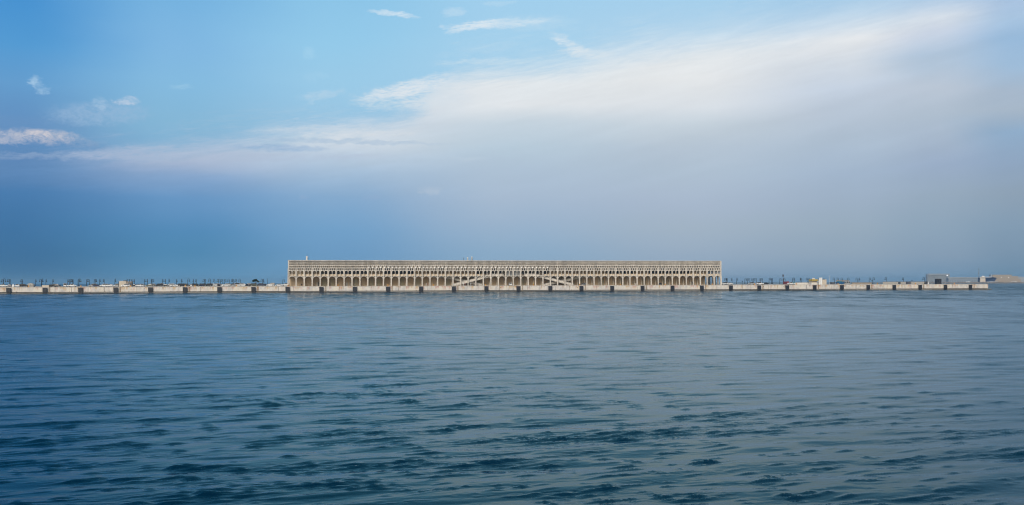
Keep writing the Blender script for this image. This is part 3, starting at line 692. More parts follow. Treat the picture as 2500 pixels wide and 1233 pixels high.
# plain posts and masts
def post(p, top, base, r, label, m='lampm', head=True, Y=30., name='post', cat='post', group=None):
    X = px_x(p, Y); d = depth(X, Y); h = (base-top)*d/F
    t = empty(name, (X, Y, DECK-.01), 0, label, cat, group)
    link('shaft', MB().use(m).tube([(0,0,0),(0,0,h)], [r, r*.7], 8).mesh('shaft'), t)
    if head: link('head', MB().use(m).box(-.3,.3,-.2,.2,h-.02,h+.5).mesh('head'), t)
    return t
post(122.5,686.5,697,.10,'thin dark post standing alone left of two black cars', head=False)
post(588.4,687,697,.10,'thin dark post just right of the row of left-hooked lamps', head=False)
post(646.6,686.6,697,.09,'short thin post right of the leaning tree', head=False)
post(652.7,678.5,697,.13,'tall thin mast between the tree and the grey cabin', head=False, name='mast', cat='mast')
post(1812.6,687.2,694.5,.10,'small post with a square head right of the terminal')
post(2129,684.8,692.5,.10,'small dark post with a head between two right-hooked lamps')
post(2226.4,684.5,692,.10,'small dark sign post right of the grey box')
post(2025.7,672,694,.10,'very thin pale flagpole right of the beige cabin', m='whitep', head=False, name='flagpole', cat='pole')
t = post(1912,672.5,694.5,.15,'tall floodlight mast rising above the lamps beside the containers', m='slate', head=False, Y=40, name='floodlight_mast', cat='mast')
hh = 22*depth(px_x(1912,40),40)/F
link('floodlight_rack', MB().use('slate').box(-.42,.42,-.4,.4,hh-.9,hh+.7).mesh('floodlight_rack', .05), t)
post(289.4,684.5,697,.16,'dark post touching the left side of the beige kiosk', head=False, Y=14)
for p, w_ in ((2001.2,.45),(2005,.5)):
    X = px_x(p, 12); t = tag(link('gate_pillar', MB().use('whitep').box(-w_,w_,-w_,w_,0,4.6).box(-w_-.08,w_+.08,-w_-.08,w_+.08,4.603,4.8).mesh('gate_pillar'), None, (X,12,DECK-.01)), 'white gate pillar %s beside the beige cabin' % ('farther from and' if p < 2003 else 'standing close'), 'pillar')

# ------------------------------------------------------------------ vehicles
def wheels(t, xs, hw, r):
    tm = MB().use('tyre').tube([(0,-.11,0),(0,.11,0)], r, 16).mesh('tyre'); rm = MB().use('rim').tube([(0,-.118,0),(0,.118,0)], r*.6, 10).mesh('rim')
    for x in xs:
        for s in (-1, 1):
            w_ = link('wheel', tm, t, (x, s*hw, r)); link('rim', rm, w_)
def make_car(kind):
    t = empty({'suv':'parked_suv','sedan':'parked_car','pickup':'pickup_truck','van':'parked_van'}[kind], (0,0,-50))
    if kind == 'sedan':
        L_, hw, r = 2.3, .86, .33
        lo = [(-L_,.35),(-L_,.82),(-1.9,.95),(-1.0,1.0),(.9,1.0),(2.0,.82),(L_,.62),(L_,.32)]
        cab = [(-1.75,.98),(-1.05,1.42),(.25,1.42),(1.15,.98)]
    elif kind == 'suv':
        L_, hw, r = 2.45, .95, .40
        lo = [(-L_,.45),(-L_,1.08),(-2.3,1.16),(1.0,1.16),(2.2,1.06),(L_,.85),(L_,.42)]
        cab = [(-2.36,1.15),(-2.15,1.80),(.35,1.80),(1.15,1.15)]
    elif kind == 'pickup':
        L_, hw, r = 2.65, .93, .40
        lo = [(-L_,.5),(-L_,1.12),(-.75,1.12),(-.7,1.1),(1.25,1.1),(2.4,1.0),(L_,.85),(L_,.45)]
        cab = [(-.75,1.1),(-.6,1.76),(.55,1.76),(1.35,1.1)]
    else:
        L_, hw, r = 2.5, .95, .36
        lo = [(-L_,.4),(-L_,1.15),(1.6,1.15),(2.35,1.0),(L_,.75),(L_,.38)]
        cab = [(-2.48,1.14),(-2.42,2.1),(.9,2.1),(1.9,1.14)]
    b = MB().use('white').prism(lo, -hw, hw, [.04]*len(lo))
    o = link('body', b.mesh('body', .05), t); o.material_slots[0].link = 'OBJECT'
    ro = [(x, z) for x, z in cab]; zt = ro[1][1]
    rb = MB().use('white').box(ro[1][0]-.03, ro[2][0]+.03, -hw+.17, hw-.17, zt, zt+.06)
    # pillars keep the roof up, glass in between
    for x0, x1 in ((cab[0], cab[1]), (cab[3], cab[2])):
        for s in (-1, 1): rb.tube([(x0[0],s*(hw-.07),x0[1]),(x1[0],s*(hw-.19),x1[1]+.03)], .06, 6)
    q = link('roof', rb.mesh('roof'), t); q.material_slots[0].link = 'OBJECT'
    link('windows', MB().use('cglass').prism(cab, -hw+.06, hw-.06, [0,.12,.12,0]).mesh('windows'), t)
    wheels(t, (-L_*.62, L_*.62), hw-.10, r)
    zl = lo[-2][1]*.9+.02
    for s in (-1, 1):
        link('headlight', MB().use('hl').box(L_-.06, L_+.02, s*(hw-.32)-.17, s*(hw-.32)+.17, zl-.08, zl+.10).mesh('headlight'), t)
        link('taillight', MB().use('tl').box(-L_-.02, -L_+.05, s*(hw-.2)-.1, s*(hw-.2)+.1, .78, 1.0).mesh('taillight'), t)
    return t
CARS = {k: make_car(k) for k in ('sedan','suv','pickup','van')}
KN = {'sedan':'car','suv':'SUV','pickup':'pickup truck','van':'van'}
# photo x, kind, paint, heading (0 = nose right, 180 = nose left, 90 = nose away), row distance behind the quay edge
cars = [(8,'pickup','white',180,14),(21.5,'sedan','brown',180,20),(42,'pickup','white',0,16),(59,'suv','black',0,12),(126,'sedan','black',0,10),(132,'suv','silver',180,30),(141,'sedan','black',0,12),(160.3,'van','white',90,22),(176,'pickup','white',0,12),
 (227,'suv','silver',180,24),(236,'sedan','navy',0,18),(254,'suv','white',180,14),(264.5,'sedan','white',180,12),(271.5,'sedan','white',0,14),(285.5,'suv','silver',180,18),(306.5,'suv','white',180,9),(328,'sedan','black',0,30),(340.5,'sedan','white',0,14),(346,'pickup','silver',0,24),
 (365,'sedan','olive',180,20),(376,'suv','silver',0,26),(387,'suv','black',180,16),(396.5,'van','white',90,22),(405.5,'sedan','black',0,14),(416,'suv','white',180,14),(425.5,'sedan','white',0,16),(435,'sedan','white',180,14),(445,'suv','black',0,12),(454,'suv','black',0,14),
 (466.5,'sedan','white',180,20),(479,'suv','black',0,12),(490,'sedan','navy',180,14),(497.5,'suv','black',0,16),(508,'suv','black',180,12),(518.5,'suv','white',0,14),(527,'suv','white',180,24),(534,'sedan','black',90,12),(540.5,'sedan','white',0,14),(553,'suv','white',180,14),(560.5,'sedan','white',0,26),
 (566,'sedan','silver',180,16),(574.5,'suv','navy',0,22),(582.5,'van','white',0,20),(594,'suv','white',0,14),(603.5,'sedan','black',90,14),(608.5,'suv','white',90,22),(612.3,'sedan','black',90,16),(621,'suv','olive',0,12),(634,'suv','navy',180,14),(646,'sedan','black',0,40),(660,'sedan','white',0,14),(680.5,'sedan','white',180,14),(697.5,'suv','white',180,26),
 (1245.6,'suv','white',-90,3.5+SB-2.4),(1426,'sedan','silver',20,SB+5),
 (1767,'suv','white',180,22),(1781.5,'sedan','white',0,30),(1835,'pickup','silver',180,30),(1855.5,'suv','white',0,8),(1870,'sedan','black',0,60),(1931,'pickup','white',180,26)]
nl = [c for c in cars if c[0] < 703]; nl = sorted(nl, key=lambda c: -c[0])
CN = {'white':'white','brown':'dull brown','black':'black','silver':'silver grey','navy':'dark navy blue','olive':'dull olive'}
for c in cars:
    p, kd, co, hd, Y = c
    X = px_x(p, Y); o = copy_tree(CARS[kd]); o.location = (X, Y, DECK-.008)
    o.rotation_euler[2] = math.radians(hd) + random.uniform(-.08, .08)
    for ch in o.children:
        if ch.name.startswith(('body', 'roof')): ch.material_slots[0].material = MT[co]
    if p < 703: lb = '%s %s parked left of the terminal, %s vehicle leftward from its corner' % (CN[co], KN[kd], ordw(nl.index(c)+1))
    else: lb = {1245.6:'white SUV facing out of a ground arch near the middle of the terminal', 1426:'silver car half hidden inside an arch right of the crossed ramps', 1767:'white SUV nearest the right corner of the terminal', 1781.5:'low white car second to the right of the terminal', 1835:'silver pickup truck behind the hooked lamps', 1855.5:'large white SUV side-on above a fender right of the terminal', 1870:'small black car right of the large white SUV', 1931:'white pickup truck in front of the containers'}[p]
    tag(o, lb, {'sedan':'car','suv':'car','pickup':'pickup','van':'van'}[kd], 'vehicles parked on the quay')
def rm_tree(o):
    for ch in list(o.children): rm_tree(ch)
    bpy.data.objects.remove(o)
for o in CARS.values(): rm_tree(o)

# ------------------------------------------------------------------ huts, containers and other things on the quay
def hbox(name, part, p0, p1, y0px, y1px, Y, dep, m, label, cat, extra=None, base=None, bev=.03):
    X0, X1 = px_x(p0, Y), px_x(p1, Y); d = depth((X0+X1)/2, Y); h = (y1px-y0px)*d/F
    t = empty(name, ((X0+X1)/2, Y, DECK-.01), 0, label, cat); w_ = (X1-X0)/2
    link(part, MB().use(m).box(-w_, w_, 0, dep, 0, h).mesh(part, bev), t)
    if extra: extra(t, w_, h, dep)
    return t
def kiosk_x(t, w_, h, dep):
    link('roof_edge', MB().use('pale').box(-w_-.1, w_+.1, -.1, dep+.1, h+.003, h+.2).mesh('roof_edge'), t)
    link('roof_vent', MB().use('frame').box(.3, 2.0, 1, 2, h+.2, h+.6).mesh('roof_vent', .05), t)
    link('annex', MB().use('brownw').box(w_+.01, w_+3.3, .4, dep, 0, h-.15).mesh('annex', .03), t)
    link('shutter', MB().use('slate').box(w_+1.2, w_+3.2, .30, .397, .9, 2.6).mesh('shutter'), t)
hbox('kiosk', 'wall', 290.6, 307.5, 684, 697.2, 13, 5, 'beige', 'flat-roofed beige kiosk with a brown annex among the parked cars', 'kiosk', kiosk_x)
def ribs(t, w_, h, dep):
    m = t.children[0].data.materials[0].name
    key = [k for k, v in MT.items() if v.name == m][0]
    rb = MB().use(key); n = int(w_*2/.45)
    for k in range(n):
        X = -w_+.25+k*.45; rb.box(X-.08, X+.08, -.06, -.003, .15, h-.15)
    link('corrugation', rb.mesh('corrugation'), t)
    link('door', MB().use(key).box(w_+.003, w_+.06, .1, dep-.1, .1, h-.1).mesh('door'), t)
hbox('cabin', 'wall', 660.4, 670, 689, 697, 34, 2.5, 'grey', 'grey box cabin behind white cars left of the terminal', 'cabin', ribs)
hbox('shipping_container', 'shell', 1921, 1926.2, 685.2, 692.6, 46, 6, 'red', 'dark red container at the left end of the container row', 'container', ribs)
hbox('shipping_container', 'shell', 1926.7, 1934.6, 685.4, 691.6, 48, 2.5, 'slate', 'slate grey container between the red and the teal ones', 'container', ribs)
hbox('shipping_container', 'shell', 1935.2, 1942.2, 684.8, 691.4, 47, 2.5, 'teal', 'teal container in the middle of the container row', 'container', ribs)
hbox('shipping_container', 'shell', 1942.6, 1950.8, 684.8, 691.4, 47, 2.5, 'blue', 'bright blue container at the right end of the container row', 'container', ribs)
def cab_x(t, w_, h, dep):
    link('roof_edge', MB().use('pale').box(-w_-.1, w_+.1, -.1, dep+.1, h+.003, h+.2).mesh('roof_edge'), t)
    link('roof_unit', MB().use('frame').box(-.4, .9, 1, 2, h+.2, h+.75).mesh('roof_unit', .05), t)
hbox('guard_house', 'wall', 2008, 2018, 682.8, 694.2, 12, 4, 'beige', 'tall beige guard house with a dark roof unit right of the white pillars', 'guard house', cab_x)
def yel_x(t, w_, h, dep):
    link('upper_wall', MB().use('beige').box(-w_+.3, w_-.3, .1, dep, h+.003, h+1.3).mesh('upper_wall'), t)
    link('canopy', MB().use('ochre').box(-w_-.2, w_+.2, -1.0, dep, h+1.303, h+2.5, .5, .3).mesh('canopy'), t)
    link('canopy_top', MB().use('pale').box(-w_*.6, w_*.2, 0, 1, h+2.503, h+3.4, .2).mesh('canopy_top'), t)
hbox('tent_kiosk', 'wall', 1981, 1996, 690, 694.2, 14, 4, 'pale', 'kiosk under a yellow canopy behind the quay', 'kiosk', yel_x)
hbox('site_box', 'shell', 2030.2, 2037, 686.2, 691.5, 40, 2.5, 'slate', 'slate grey box under a left-hooked lamp right of the guard house', 'box', ribs)
hbox('site_box', 'shell', 2216, 2223.8, 684.6, 691, 50, 2.5, 'slate', 'dark grey box near the right end of the quay, left of a sign post', 'box', ribs)
hbox('site_box', 'shell', 2195.2, 2198.8, 684.8, 690.5, 30, 1.2, 'frame', 'small black box on the quay left of the end-on lamp', 'box', ribs)
hbox('site_box', 'shell', 2261, 2264.6, 684.2, 691, 26, 1.2, 'frame', 'small black box right of the last lamp on the quay', 'box', ribs)
def shed_x(t, w_, h, dep):
    link('window', MB().use('glass').box(-w_*.55, -w_*.15, -.05, -.004, h*.45, h*.75).mesh('window'), t)
    link('roof_edge', MB().use('lampm').box(-w_-.12, w_+.12, -.12, dep+.1, h+.003, h+.18).mesh('roof_edge'), t)
    for s in (-1, 1): link('corner_post', MB().use('lampm').box(s*w_-.1, s*w_+.1, -.1, -.003, 0, h).mesh('corner_post'), t)
hbox('control_hut', 'wall', 2287.4, 2298, 679.6, 692, 10, 2.5, 'steel', 'black square control hut near the right end of the quay', 'hut', shed_x)
# blue boat on a trailer and the coach beside it
X0, X1 = px_x(2041.5, 10), px_x(2062, 10)
t = empty('boat_on_stand', ((X0+X1)/2, 10, DECK-.01), 0, 'blue hulled boat standing on the quay beside a coach', 'boat'); w_ = (X1-X0)/2
link('hull', MB().use('blue').prism([(-w_,1.5),(-w_+.5,.35),(w_-1.4,.35),(w_,1.6),(w_,1.75),(-w_,1.7)], -1.1, 1.1, [.3,.6,.6,.9,.9,.1]).mesh('hull', .04), t)
link('deckhouse', MB().use('teal').box(-w_*.75, w_*.35, -.8, .8, 1.703, 2.3, .3, .1).mesh('deckhouse', .04), t)
link('cradle', MB().use('frame').box(-w_*.6, -w_*.5, -.6, .6, 0, .35).box(w_*.3, w_*.4, -.6, .6, 0, .35).mesh('cradle'), t)
X0, X1 = px_x(2062.8, 9), px_x(2075.5, 9)
t = empty('coach', ((X0+X1)/2, 9, DECK-.01), 0, 'small coach with dark windows and white pillars right of the blue boat', 'coach'); w_ = (X1-X0)/2
link('body', MB().use('silver').box(-w_, w_, 0, 2.2, .4, 1.0).box(-w_, w_, 0, 2.2, 2.05, 2.25, .15, .05).mesh('body', .04), t)
link('windows', MB().use('cglass').box(-w_+.05, w_-.05, .05, 2.15, 1.003, 2.047).mesh('windows'), t)
pl = MB().use('whitep')
for k in range(4): pl.box(-w_+k*(w_*2-.2)/3, -w_+.2+k*(w_*2-.2)/3, .0, .045, 1.003, 2.047)
link('pillars', pl.mesh('pillars'), t); wheels(t, (-w_*.6, w_*.6), .0, .42)
for ch in t.children:
    if ch.name.startswith('wheel'): ch.location.y += 1.1 + (.98 if ch.location.y > 0 else -.98)
def wall_(name, p0, p1, h, Y, m, label, cap='pale', cat='wall'):
    X0, X1 = px_x(p0, Y), px_x(p1, Y); t = empty(name, (X0, Y, DECK-.01), 0, label, cat)
    link('panel', MB().use(m).box(0, X1-X0, 0, .3, 0, h).mesh('panel'), t)
    link('cap', MB().use(cap).box(-.05, X1-X0+.05, -.06, .36, h+.003, h+.15).mesh('cap'), t)
wall_('low_wall', 102.5, 119.5, .95, 9, 'beige', 'low pale wall with a white end left of two black cars')
wall_('low_wall', 1941, 1980, 1.25, 20, 'pale', 'long low pale wall in front of the blue container')
wall_('low_wall', 1996.5, 2008, 2.6, 16, 'pale', 'pale wall behind the white gate pillars')
wall_('low_wall', 2156, 2262, 1.75, 62, 'grey', 'long grey boundary wall towards the right end of the quay', 'slate')
wall_('low_wall', 2080, 2128, 1.1, 55, 'brownw', 'low brown wall behind the two lamps right of the coach', 'brownw')
# ribbed brown screen behind the boat
X0, X1 = px_x(2042, 60), px_x(2074, 60); t = empty('slat_screen', (X0, 60, DECK-.01), 0, 'brown slatted screen behind the blue boat and coach', 'screen')
q = MB().use('brownw'); n = 17
for k in range(n): q.box((X1-X0)*k/n, (X1-X0)*k/n+.3, 0, .3, 0, 3.0)
link('slats', q.mesh('slats'), t); link('rail', MB().use('brownw').box(0, X1-X0, .303, .45, 2.6, 2.9).mesh('rail'), t)
# arched trellis gate on the left
X0, X1 = px_x(66, 18), px_x(81.5, 18); t = empty('arched_shelter', ((X0+X1)/2, 18, DECK-.01), 0, 'grey shelter with a low arched roof right of a black SUV', 'shelter'); w_ = (X1-X0)/2
pr = [(-w_,0)] + [(-w_+2*w_*k/10, 1.6+.75*math.sin(PI*k/10)) for k in range(11)] + [(w_,0)]
link('shell', MB().use('grey').prism(pr, 0, 3).mesh('shell'), t)
q = MB().use('pale')
for k in range(6): q.tube([(-.8+.3*k,-.05,.7),(-.1+.3*k,-.05,1.9)], .06, 5)
link('lattice', q.mesh('lattice'), t)
for p, lb in ((31.5,'small white pointed sunshade tent left of the white pickup'),(33.6,'second white pointed tent, touching the white pickup')):
    X = px_x(p, 12); t = tag(link('pointed_tent', MB().use('whitep').lathe([(.7,0),(.62,.7),(.12,1.7),(.04,1.9)], 4).mesh('pointed_tent'), None, (X, 12, DECK-.01)), lb, 'tent')

# cones, lit bollards, yellow marker
blp = [1106.5, 1181, 1328.6, 1361, 1399, 1437.8, 1486.5, 1552]
cl = empty('bollard_light', (0,0,0), 0, None, 'bollard light', 'white bollard lights at the foot of the arcade')
link('stem', MB().use('whitep').lathe([(.13,0),(.13,.55)], 8).mesh('stem'), cl); link('globe', MB().use('whitep').lathe([(.13,.553),(.26,.68),(.26,.85),(.1,.98)], 10).mesh('globe'), cl)
for i, p in enumerate(blp):
    o = cl if i == 0 else copy_tree(cl); o.location = (px_x(p, SB-1.2), SB-1.2, DECK-.01)
    o['label'] = 'white bollard light at the foot of the arcade, %s of its row from the left' % ordw(i+1)
for p, lb in ((1131.3,'white marker post left of the figures under the ramp'), (1149.4,'white marker post right of the figures under the ramp')):
    tag(link('marker_post', MB().use('whitep').lathe([(.16,0),(.16,1.7),(.05,1.85)], 8).mesh('marker_post'), None, (px_x(p, 6), 6, DECK-.01)), lb, 'marker post')
t = empty('yellow_marker', (px_x(1303.3, 1.6), 1.6, DECK-.01), 0, 'yellow marker post on a tripod at the quay edge right of centre', 'marker')
link('post', MB().use('yellow').lathe([(.16,.3),(.10,2.3),(.03,2.4)], 8).mesh('post'), t)
for k in range(3):
    a = 2*PI*k/3; link('leg', MB().use('orange').tube([(0,0,.6),(.6*math.cos(a),.6*math.sin(a),0)], .08, 6).mesh('leg'), t)
tag(link('traffic_cone', MB().use('whitep').lathe([(.55,0),(.55,.06),(.4,.08),(.07,1.9)], 10).mesh('traffic_cone'), None, (px_x(2266.3, 14), 14, DECK-.01)), 'white cone beside the small black box near the right end', 'cone')

# tree
def make_tree():
    X, Y = px_x(624.5, 16), 16; t = empty('leaning_tree', (X, Y, DECK-.01), 0, 'only tree on the quay, dark leaning crown among parked cars', 'tree')
    tr = MB().use('bark')
    tr.tube([(0,0,0),(.1,0,1.0),(.0,.1,2.0),(-.2,.1,2.9)], [.16,.12,.10,.05], 7)
    for e in ((-1.2,.2,3.6),(-.6,-.4,3.9),(.9,.3,3.3),(1.7,0,2.8),(.2,.5,3.9)):
        tr.tube([(.02,.05,1.5),(e[0]*.45,e[1]*.4,2.2),e], [.08,.06,.03], 6)
    link('trunk', tr.mesh('trunk'), t)
    cr = MB().use('leaf'); rg = random.Random(3)
    cl_ = [(-1.55,3.6,.55),(-1.2,3.1,.5),(-.8,3.95,.6),(-.2,3.8,.65),(.3,4.15,.5),(.5,3.6,.6),(1.0,3.45,.55),(1.4,3.05,.5),(1.85,2.8,.42),(-.5,3.4,.5),(.1,4.3,.35),(-1.9,3.3,.3)]
    for cx, cz, r in cl_:
        for k in range(120):
            d = Vector((rg.gauss(0,1), rg.gauss(0,1), rg.gauss(0,.8))).normalized()*r*rg.uniform(.35,1.08); p = Vector((cx, rg.uniform(-.5,.5), cz)) + d
            a = Vector((rg.gauss(0,1), rg.gauss(0,1), rg.gauss(0,1))).normalized(); b = a.orthogonal().normalized()*rg.uniform(.08,.14); a = a*rg.uniform(.14,.26)
            cr.face([p-a, p+b, p+a, p-b])
    link('crown', cr.mesh('crown'), t)
    X, Y = px_x(620, 14), 14; t = empty('low_shrub', (X, Y, DECK-.01), 0, 'low green shrub at the foot of the tree', 'shrub')
    sh_ = MB().use('leaf')
    for k in range(500):
        p = Vector((rg.gauss(0,.8), rg.gauss(0,.4), abs(rg.gauss(0,.75))+.05)); a = Vector((rg.gauss(0,1), rg.gauss(0,1), rg.gauss(0,1))).normalized(); b = a.orthogonal().normalized()*.06
        sh_.face([p-a*.13, p+b, p+a*.13, p-b])
    link('foliage', sh_.mesh('foliage'), t); link('stems', MB().use('bark').tube([(0,0,0),(.2,0,.9)], .04, 5).tube([(0,0,0),(-.3,.1,.8)], .04, 5).mesh('stems'), t)
make_tree()

# ------------------------------------------------------------------ people
def person_mesh(cloth, lean=0., stride=.12):
    V, Ed, Rd = [], [], []
    def v(p, r, par=None):
        V.append(p); Rd.append(r)
        if par is not None: Ed.append((par, len(V)-1))
        return len(V)-1
    pel = v((0,0,.98), .145); sp = v((0,.01+lean*.3,1.2), .135, pel); ch = v((0,.0+lean*.6,1.38), .15, sp); nk = v((0,.01+lean*.8,1.52), .058, ch)
    hd = v((0,-.01+lean,1.62), .085, nk); h2 = v((0,-.015+lean,1.70), .088, hd); v((0,-.01+lean,1.76), .06, h2); v((0,-.105+lean,1.63), .02, hd)
    for s in (-1, 1):
        v((s*.085,0+lean,1.65), .02, hd)
        sh = v((s*.19,lean*.6,1.43), .062, ch); el = v((s*.235,.03,1.16), .045, sh); wr = v((s*.24,-.05,.93), .028, el); pa = v((s*.24,-.07,.86), .034, wr)
        for k in range(4): 
            f1 = v((s*(.225+.01*k), -.095+.022*k, .79), .010, pa); v((s*(.222+.01*k), -.10+.022*k, .745+.006*abs(k-1.5)), .009, f1)
        th_ = v((s*.215,-.115,.83), .011, pa); v((s*.21,-.125,.79), .009, th_)
        hp = v((s*.095,0,.90), .10, pel); kn = v((s*.10,-s*stride*.5-.01,.50), .066, hp); an = v((s*.10,s*-stride+.03,.09), .042, kn); v((s*.105,s*-stride-.10,.04), .038, an)
    me = bpy.data.meshes.new('person'); me.from_pydata(V, Ed, [])
    o = bpy.data.objects.new('person_tmp', me); C.objects.link(o)
    md = o.modifiers.new('skin', 'SKIN'); sv = me.skin_vertices[0].data
    for i, r in enumerate(Rd): sv[i].radius = (r, r)
    sv[0].use_root = True
    sb = o.modifiers.new('sub', 'SUBSURF'); sb.levels = 1
    dg = bpy.context.evaluated_depsgraph_get(); m2 = bpy.data.meshes.new_from_object(o.evaluated_get(dg))
    bpy.data.objects.remove(o); bpy.data.meshes.remove(me); m2.materials.clear()
    for k in (cloth, 'skin', 'hair'): m2.materials.append(MT[k])
    for p in m2.polygons:
        c = p.center; p.use_smooth = True
        p.material_index = 2 if c.z > 1.69 or (c.z > 1.58 and c.y > .02+lean) else 1 if c.z > 1.50 or (abs(c.x) > .19 and c.z < .93) else 0
    return m2
PM = {}
for p, Y, cl_, rz, lb in ((735.5,SB+1,'clothd',.3,'person in dark clothes standing in the second ground arch'),(737.5,SB+1.5,'clothd',2.4,'second dark-clothed person beside the first in that arch'),(1059,SB-1,'clothd',1.2,'person in dark clothes walking before the arches left of the ramps'),
    (1040.5,SB-1,'clothw',.5,'person in white clothes walking left of the dark walker'),(1045,SB-1.2,'clothp',2.,'person in pink clothes close behind the white-clothed walker'),(1135.5,5.5,'clothp',.4,'person in pink clothes under the foot of the left ramps'),(1144.5,5.5,'clothd',2.6,'dark-clothed person beside the right marker post'),(1681,SB-1,'clothd',1.,'dark-clothed person near the right end of the arcade'),(1614.5,SB-1,'clothd',.6,'dark-clothed person standing by the dark cart')):
    if cl_ not in PM: PM[cl_] = person_mesh(cl_)
    o = link('person', PM[cl_], None, (px_x(p, Y), Y, DECK-.012), rz); tag(o, lb, 'person')
X = px_x(1612, SB-2); t = empty('hand_cart', (X, SB-2, DECK-.01), 0, 'dark loaded hand cart in front of an arch on the right', 'cart')
link('load', MB().use('clothd').box(-.9,.8,-.5,.5,.5,1.6,.25,.1).mesh('load', .12), t); link('tray', MB().use('frame').box(-1.1,1.1,-.6,.6,.38,.497).mesh('tray'), t)
wheels(t, (-.7,.7), .5, .19)
# gull
t = empty('gull', (*at_depth(617, 560), 0), 0, 'small grey gull flying just above the tree', 'bird'); t.location.z = CAMH + (HOR+.8-674)*560/F
bd = MB().use('gull').tube([(-.25,0,0),(-.1,0,.02),(.1,0,.03),(.22,0,.04),(.3,0,.03)], [.02,.06,.07,.05,.02], 8)
link('body', bd.mesh('body'), t)
for s in (-1, 1): link('wing', MB().use('gull').prism([(-.06,.03),(.06,.03),(.06,.05),(-.06,.05)], s*.05, s*.06).face([(-.08,s*.06,.05),(.08,s*.06,.05),(.06,s*.35,.22),(-.06,s*.35,.22)]) and MB().use('gull').tube([(0,s*.05,.04),(.03,s*.3,.22),(-.08,s*.62,.14)], [.06,.05,.015], 6).mesh('wing'), t)

# ------------------------------------------------------------------ far shore
FD = 2500.
def fbox(mb, p0, p1, y0, y1, d, dep, base=0., top=None):
    """box facing the viewer's heading at distance d, in coordinates of a frame turned by -YAW"""
    k = d/F; mb.box((p0-CX)*k, (p1-CX)*k, d, d+dep, base, y0)
    return mb
def fz(py, d, p=2400): return CAMH + (HOR-.0025*(p-CX)+1.6-py)*d/F
def far_thing(name, label, cat): return empty(name, (CAMX, -CAMD, 0), -YAW, label, cat)
k = FD/F
lm = MB().use('grey').box((2262-CX)*k, (2900-CX)*k, FD+10, FD+700, -3, 2.2)
o = structure('ground', lm.mesh('ground')); o.location = (CAMX, -CAMD, 0); o.rotation_euler[2] = -YAW
rk = MB().use('rock'); rg = random.Random(9)
for i in range(900):
    X = rg.uniform((2255-CX)*k, (2640-CX)*k); yy = rg.uniform(-6, 9); s_ = rg.uniform(.8, 2.0); z = max(-.6, (yy+6)/15*3.2) + rg.uniform(-.3,.4)
    rk.box(X-s_, X+s_*.9, FD+yy-s_, FD+yy+s_, z-s_*.7, z+s_*.5, s_*rg.uniform(.2,.6), s_*rg.uniform(.2,.5))
o = link('rock_breakwater', rk.mesh('rock_breakwater')); o.location = (CAMX, -CAMD, 0); o.rotation_euler[2] = -YAW; tag(o, 'grey rock breakwater along the far shore at the right', 'breakwater', kind='stuff')

d = 2900.; k = d/F
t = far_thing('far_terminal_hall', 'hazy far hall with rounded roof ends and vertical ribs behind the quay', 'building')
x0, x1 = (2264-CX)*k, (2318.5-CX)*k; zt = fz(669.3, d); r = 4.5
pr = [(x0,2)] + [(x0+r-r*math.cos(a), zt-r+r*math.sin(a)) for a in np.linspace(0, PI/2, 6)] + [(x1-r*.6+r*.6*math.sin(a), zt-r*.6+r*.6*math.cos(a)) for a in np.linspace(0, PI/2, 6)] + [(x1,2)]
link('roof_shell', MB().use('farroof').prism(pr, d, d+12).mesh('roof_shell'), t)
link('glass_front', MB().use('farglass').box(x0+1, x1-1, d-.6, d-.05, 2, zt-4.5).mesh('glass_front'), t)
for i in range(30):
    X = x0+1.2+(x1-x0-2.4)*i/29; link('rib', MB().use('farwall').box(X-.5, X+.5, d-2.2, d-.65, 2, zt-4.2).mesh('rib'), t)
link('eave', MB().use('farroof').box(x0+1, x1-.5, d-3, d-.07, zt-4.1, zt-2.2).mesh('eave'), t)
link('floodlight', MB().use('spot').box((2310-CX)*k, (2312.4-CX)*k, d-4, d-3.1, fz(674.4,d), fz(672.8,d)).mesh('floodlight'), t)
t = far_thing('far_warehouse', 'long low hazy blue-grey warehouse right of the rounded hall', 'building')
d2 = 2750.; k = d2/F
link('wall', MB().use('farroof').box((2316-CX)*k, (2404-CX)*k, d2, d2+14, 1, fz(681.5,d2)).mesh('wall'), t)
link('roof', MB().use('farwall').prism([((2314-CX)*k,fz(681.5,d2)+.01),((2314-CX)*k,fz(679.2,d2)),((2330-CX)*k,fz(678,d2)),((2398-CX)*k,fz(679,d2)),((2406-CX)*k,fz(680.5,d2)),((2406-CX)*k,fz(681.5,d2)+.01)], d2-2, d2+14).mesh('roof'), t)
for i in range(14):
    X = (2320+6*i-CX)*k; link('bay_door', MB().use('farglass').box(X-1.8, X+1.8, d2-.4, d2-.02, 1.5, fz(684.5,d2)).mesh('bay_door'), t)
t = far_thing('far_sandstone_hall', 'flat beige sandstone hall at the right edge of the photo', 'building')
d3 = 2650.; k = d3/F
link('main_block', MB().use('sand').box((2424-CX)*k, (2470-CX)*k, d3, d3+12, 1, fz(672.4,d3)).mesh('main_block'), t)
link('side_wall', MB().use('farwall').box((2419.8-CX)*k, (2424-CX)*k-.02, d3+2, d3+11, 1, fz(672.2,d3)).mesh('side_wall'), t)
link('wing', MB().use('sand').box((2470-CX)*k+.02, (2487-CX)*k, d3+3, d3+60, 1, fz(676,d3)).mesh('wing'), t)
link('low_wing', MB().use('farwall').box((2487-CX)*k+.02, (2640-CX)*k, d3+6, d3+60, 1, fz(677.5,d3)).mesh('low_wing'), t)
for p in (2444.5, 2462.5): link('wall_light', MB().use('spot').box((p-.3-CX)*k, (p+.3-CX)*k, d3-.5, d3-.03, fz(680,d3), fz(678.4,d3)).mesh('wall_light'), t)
link('plinth', MB().use('brownw').box((2424-CX)*k, (2490-CX)*k, d3-6, d3-.04, 1, fz(682.6,d3)).mesh('plinth'), t)
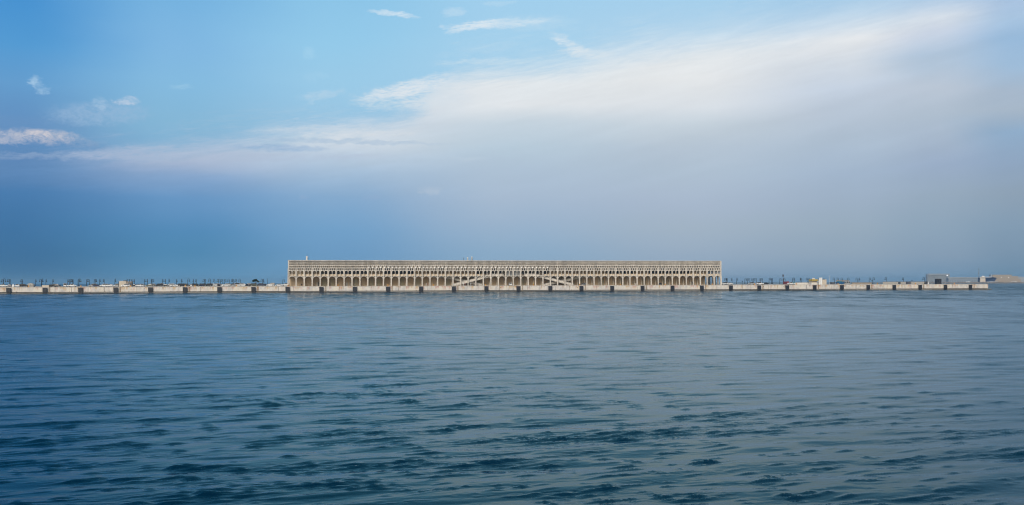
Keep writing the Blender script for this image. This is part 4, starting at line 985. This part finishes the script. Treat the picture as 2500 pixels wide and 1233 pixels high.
t = far_thing('radio_mast', 'thin banded lattice radio mast on the far shore', 'mast')
d4 = 2600.; k = d4/F; X = (2389.7-CX)*k; z0, z1 = 2., fz(657.2, d4)
ms = MB().use('farroof'); n = 14
for s in ((-1,-1),(1,-1),(1,1),(-1,1)): ms.tube([(X+s[0]*1.0,d4+s[1]*1.0,z0),(X+s[0]*.6,d4+s[1]*.6,z1)], .22, 5)
for i in range(n):
    za, zb = z0+(z1-z0)*i/n, z0+(z1-z0)*(i+1)/n; ms.tube([(X-.9,d4-.9,za),(X+.9,d4-.9,zb)], .15, 4); ms.tube([(X+.9,d4-.9,za),(X-.9,d4-.9,zb)], .15, 4)
link('lattice', ms.mesh('lattice'), t)
for a, b in ((657.2,659.2),(665.8,670.5)): link('antenna_drum', MB().use('farroof').lathe([(1.3,fz(b,d4)),(1.3,fz(a,d4))], 10, (X,d4,0)).mesh('antenna_drum'), t)
# moored yacht
d5 = 2540.; k = d5/F; t = far_thing('moored_yacht', 'large moored yacht with dark blue pointed bow and white decks', 'yacht')
xa, xb = (2391-CX)*k, (2436-CX)*k
link('hull', MB().use('navy').prism([(xa,3),(xb-9,3),(xb,fz(680.2,d5)),(xb-10,fz(678.4,d5)),(xa,fz(679.6,d5))], d5, d5+9, [1,2,4.2,3,.5]).mesh('hull'), t)
link('main_deck', MB().use('whitep').box((2402-CX)*k, (2422-CX)*k, d5+1.5, d5+7.5, fz(678.6,d5)+.02, fz(677.6,d5), 2, .4).mesh('main_deck'), t)
link('superstructure', MB().use('beige').box((2391.5-CX)*k, (2405-CX)*k, d5-3, d5-.03, 2.5, fz(677.4,d5), 1, .2).mesh('superstructure'), t)
link('bridge', MB().use('whitep').box((2396-CX)*k, (2403-CX)*k, d5-2.6, d5-.4, fz(677.4,d5)+.02, fz(675.2,d5), 1, .2).mesh('bridge'), t)
link('windows', MB().use('farglass').box((2392.5-CX)*k, (2404-CX)*k, d5-3.06, d5-3.004, fz(680.8,d5), fz(679.6,d5)).mesh('windows'), t)
for i, (pa, pb, m, lb) in enumerate(((2412,2440,'silver','long white motor boat moored low behind the breakwater rocks'),(2362,2372,'whitep','small white boat near the quay end, left of the yacht'),(2472,2487,'pale','pale boat at the foot of the sandstone hall'))):
    d6 = 2520.+i*6; k = d6/F; t = far_thing('motor_boat', lb, 'boat'); xa, xb = (pa-CX)*k, (pb-CX)*k
    z0 = 2.2
    link('hull', MB().use(m).prism([(xa,z0),(xb-2.5,z0),(xb,z0+2.6),(xa,z0+2.2)], d6+6, d6+10, [.4,1,1.8,0]).mesh('hull'), t)
    link('cabin', MB().use('farglass').box(xa+(xb-xa)*.25, xa+(xb-xa)*.6, d6+6.8, d6+9.2, z0+2.45, z0+3.9, .6, .2).mesh('cabin'), t)

# ------------------------------------------------------------------ haze
hz = MB(); hz.box(-12300, 12700, -13200, 11900, -6, 47); me = hz.mesh('haze')
m = bpy.data.materials.new('haze'); m.use_nodes = True; nt = m.node_tree; nt.nodes.clear()
ou = nt.nodes.new('ShaderNodeOutputMaterial'); pv = nt.nodes.new('ShaderNodeVolumePrincipled'); nt.links.new(pv.outputs[0], ou.inputs['Volume'])
pv.inputs['Density'].default_value = .00008; pv.inputs['Color'].default_value = (.42,.70,.95,1); pv.inputs['Anisotropy'].default_value = .1
me.materials.append(m); tag(link('haze', me), None, None, kind='stuff')

# ------------------------------------------------------------------ render settings
S.view_settings.view_transform = 'Standard'; S.view_settings.look = 'None'; S.view_settings.exposure = 0; S.view_settings.gamma = 1
S.cycles.use_denoising = True; S.cycles.denoiser = 'OPENIMAGEDENOISE'; S.cycles.denoising_input_passes = 'RGB_ALBEDO_NORMAL'; S.cycles.denoising_prefilter = 'ACCURATE'; S.cycles.sample_clamp_indirect = 3; S.cycles.pixel_filter_type = 'BLACKMAN_HARRIS'; S.cycles.filter_width = 1.15
S.cycles.max_bounces = 6; S.cycles.volume_bounces = 0
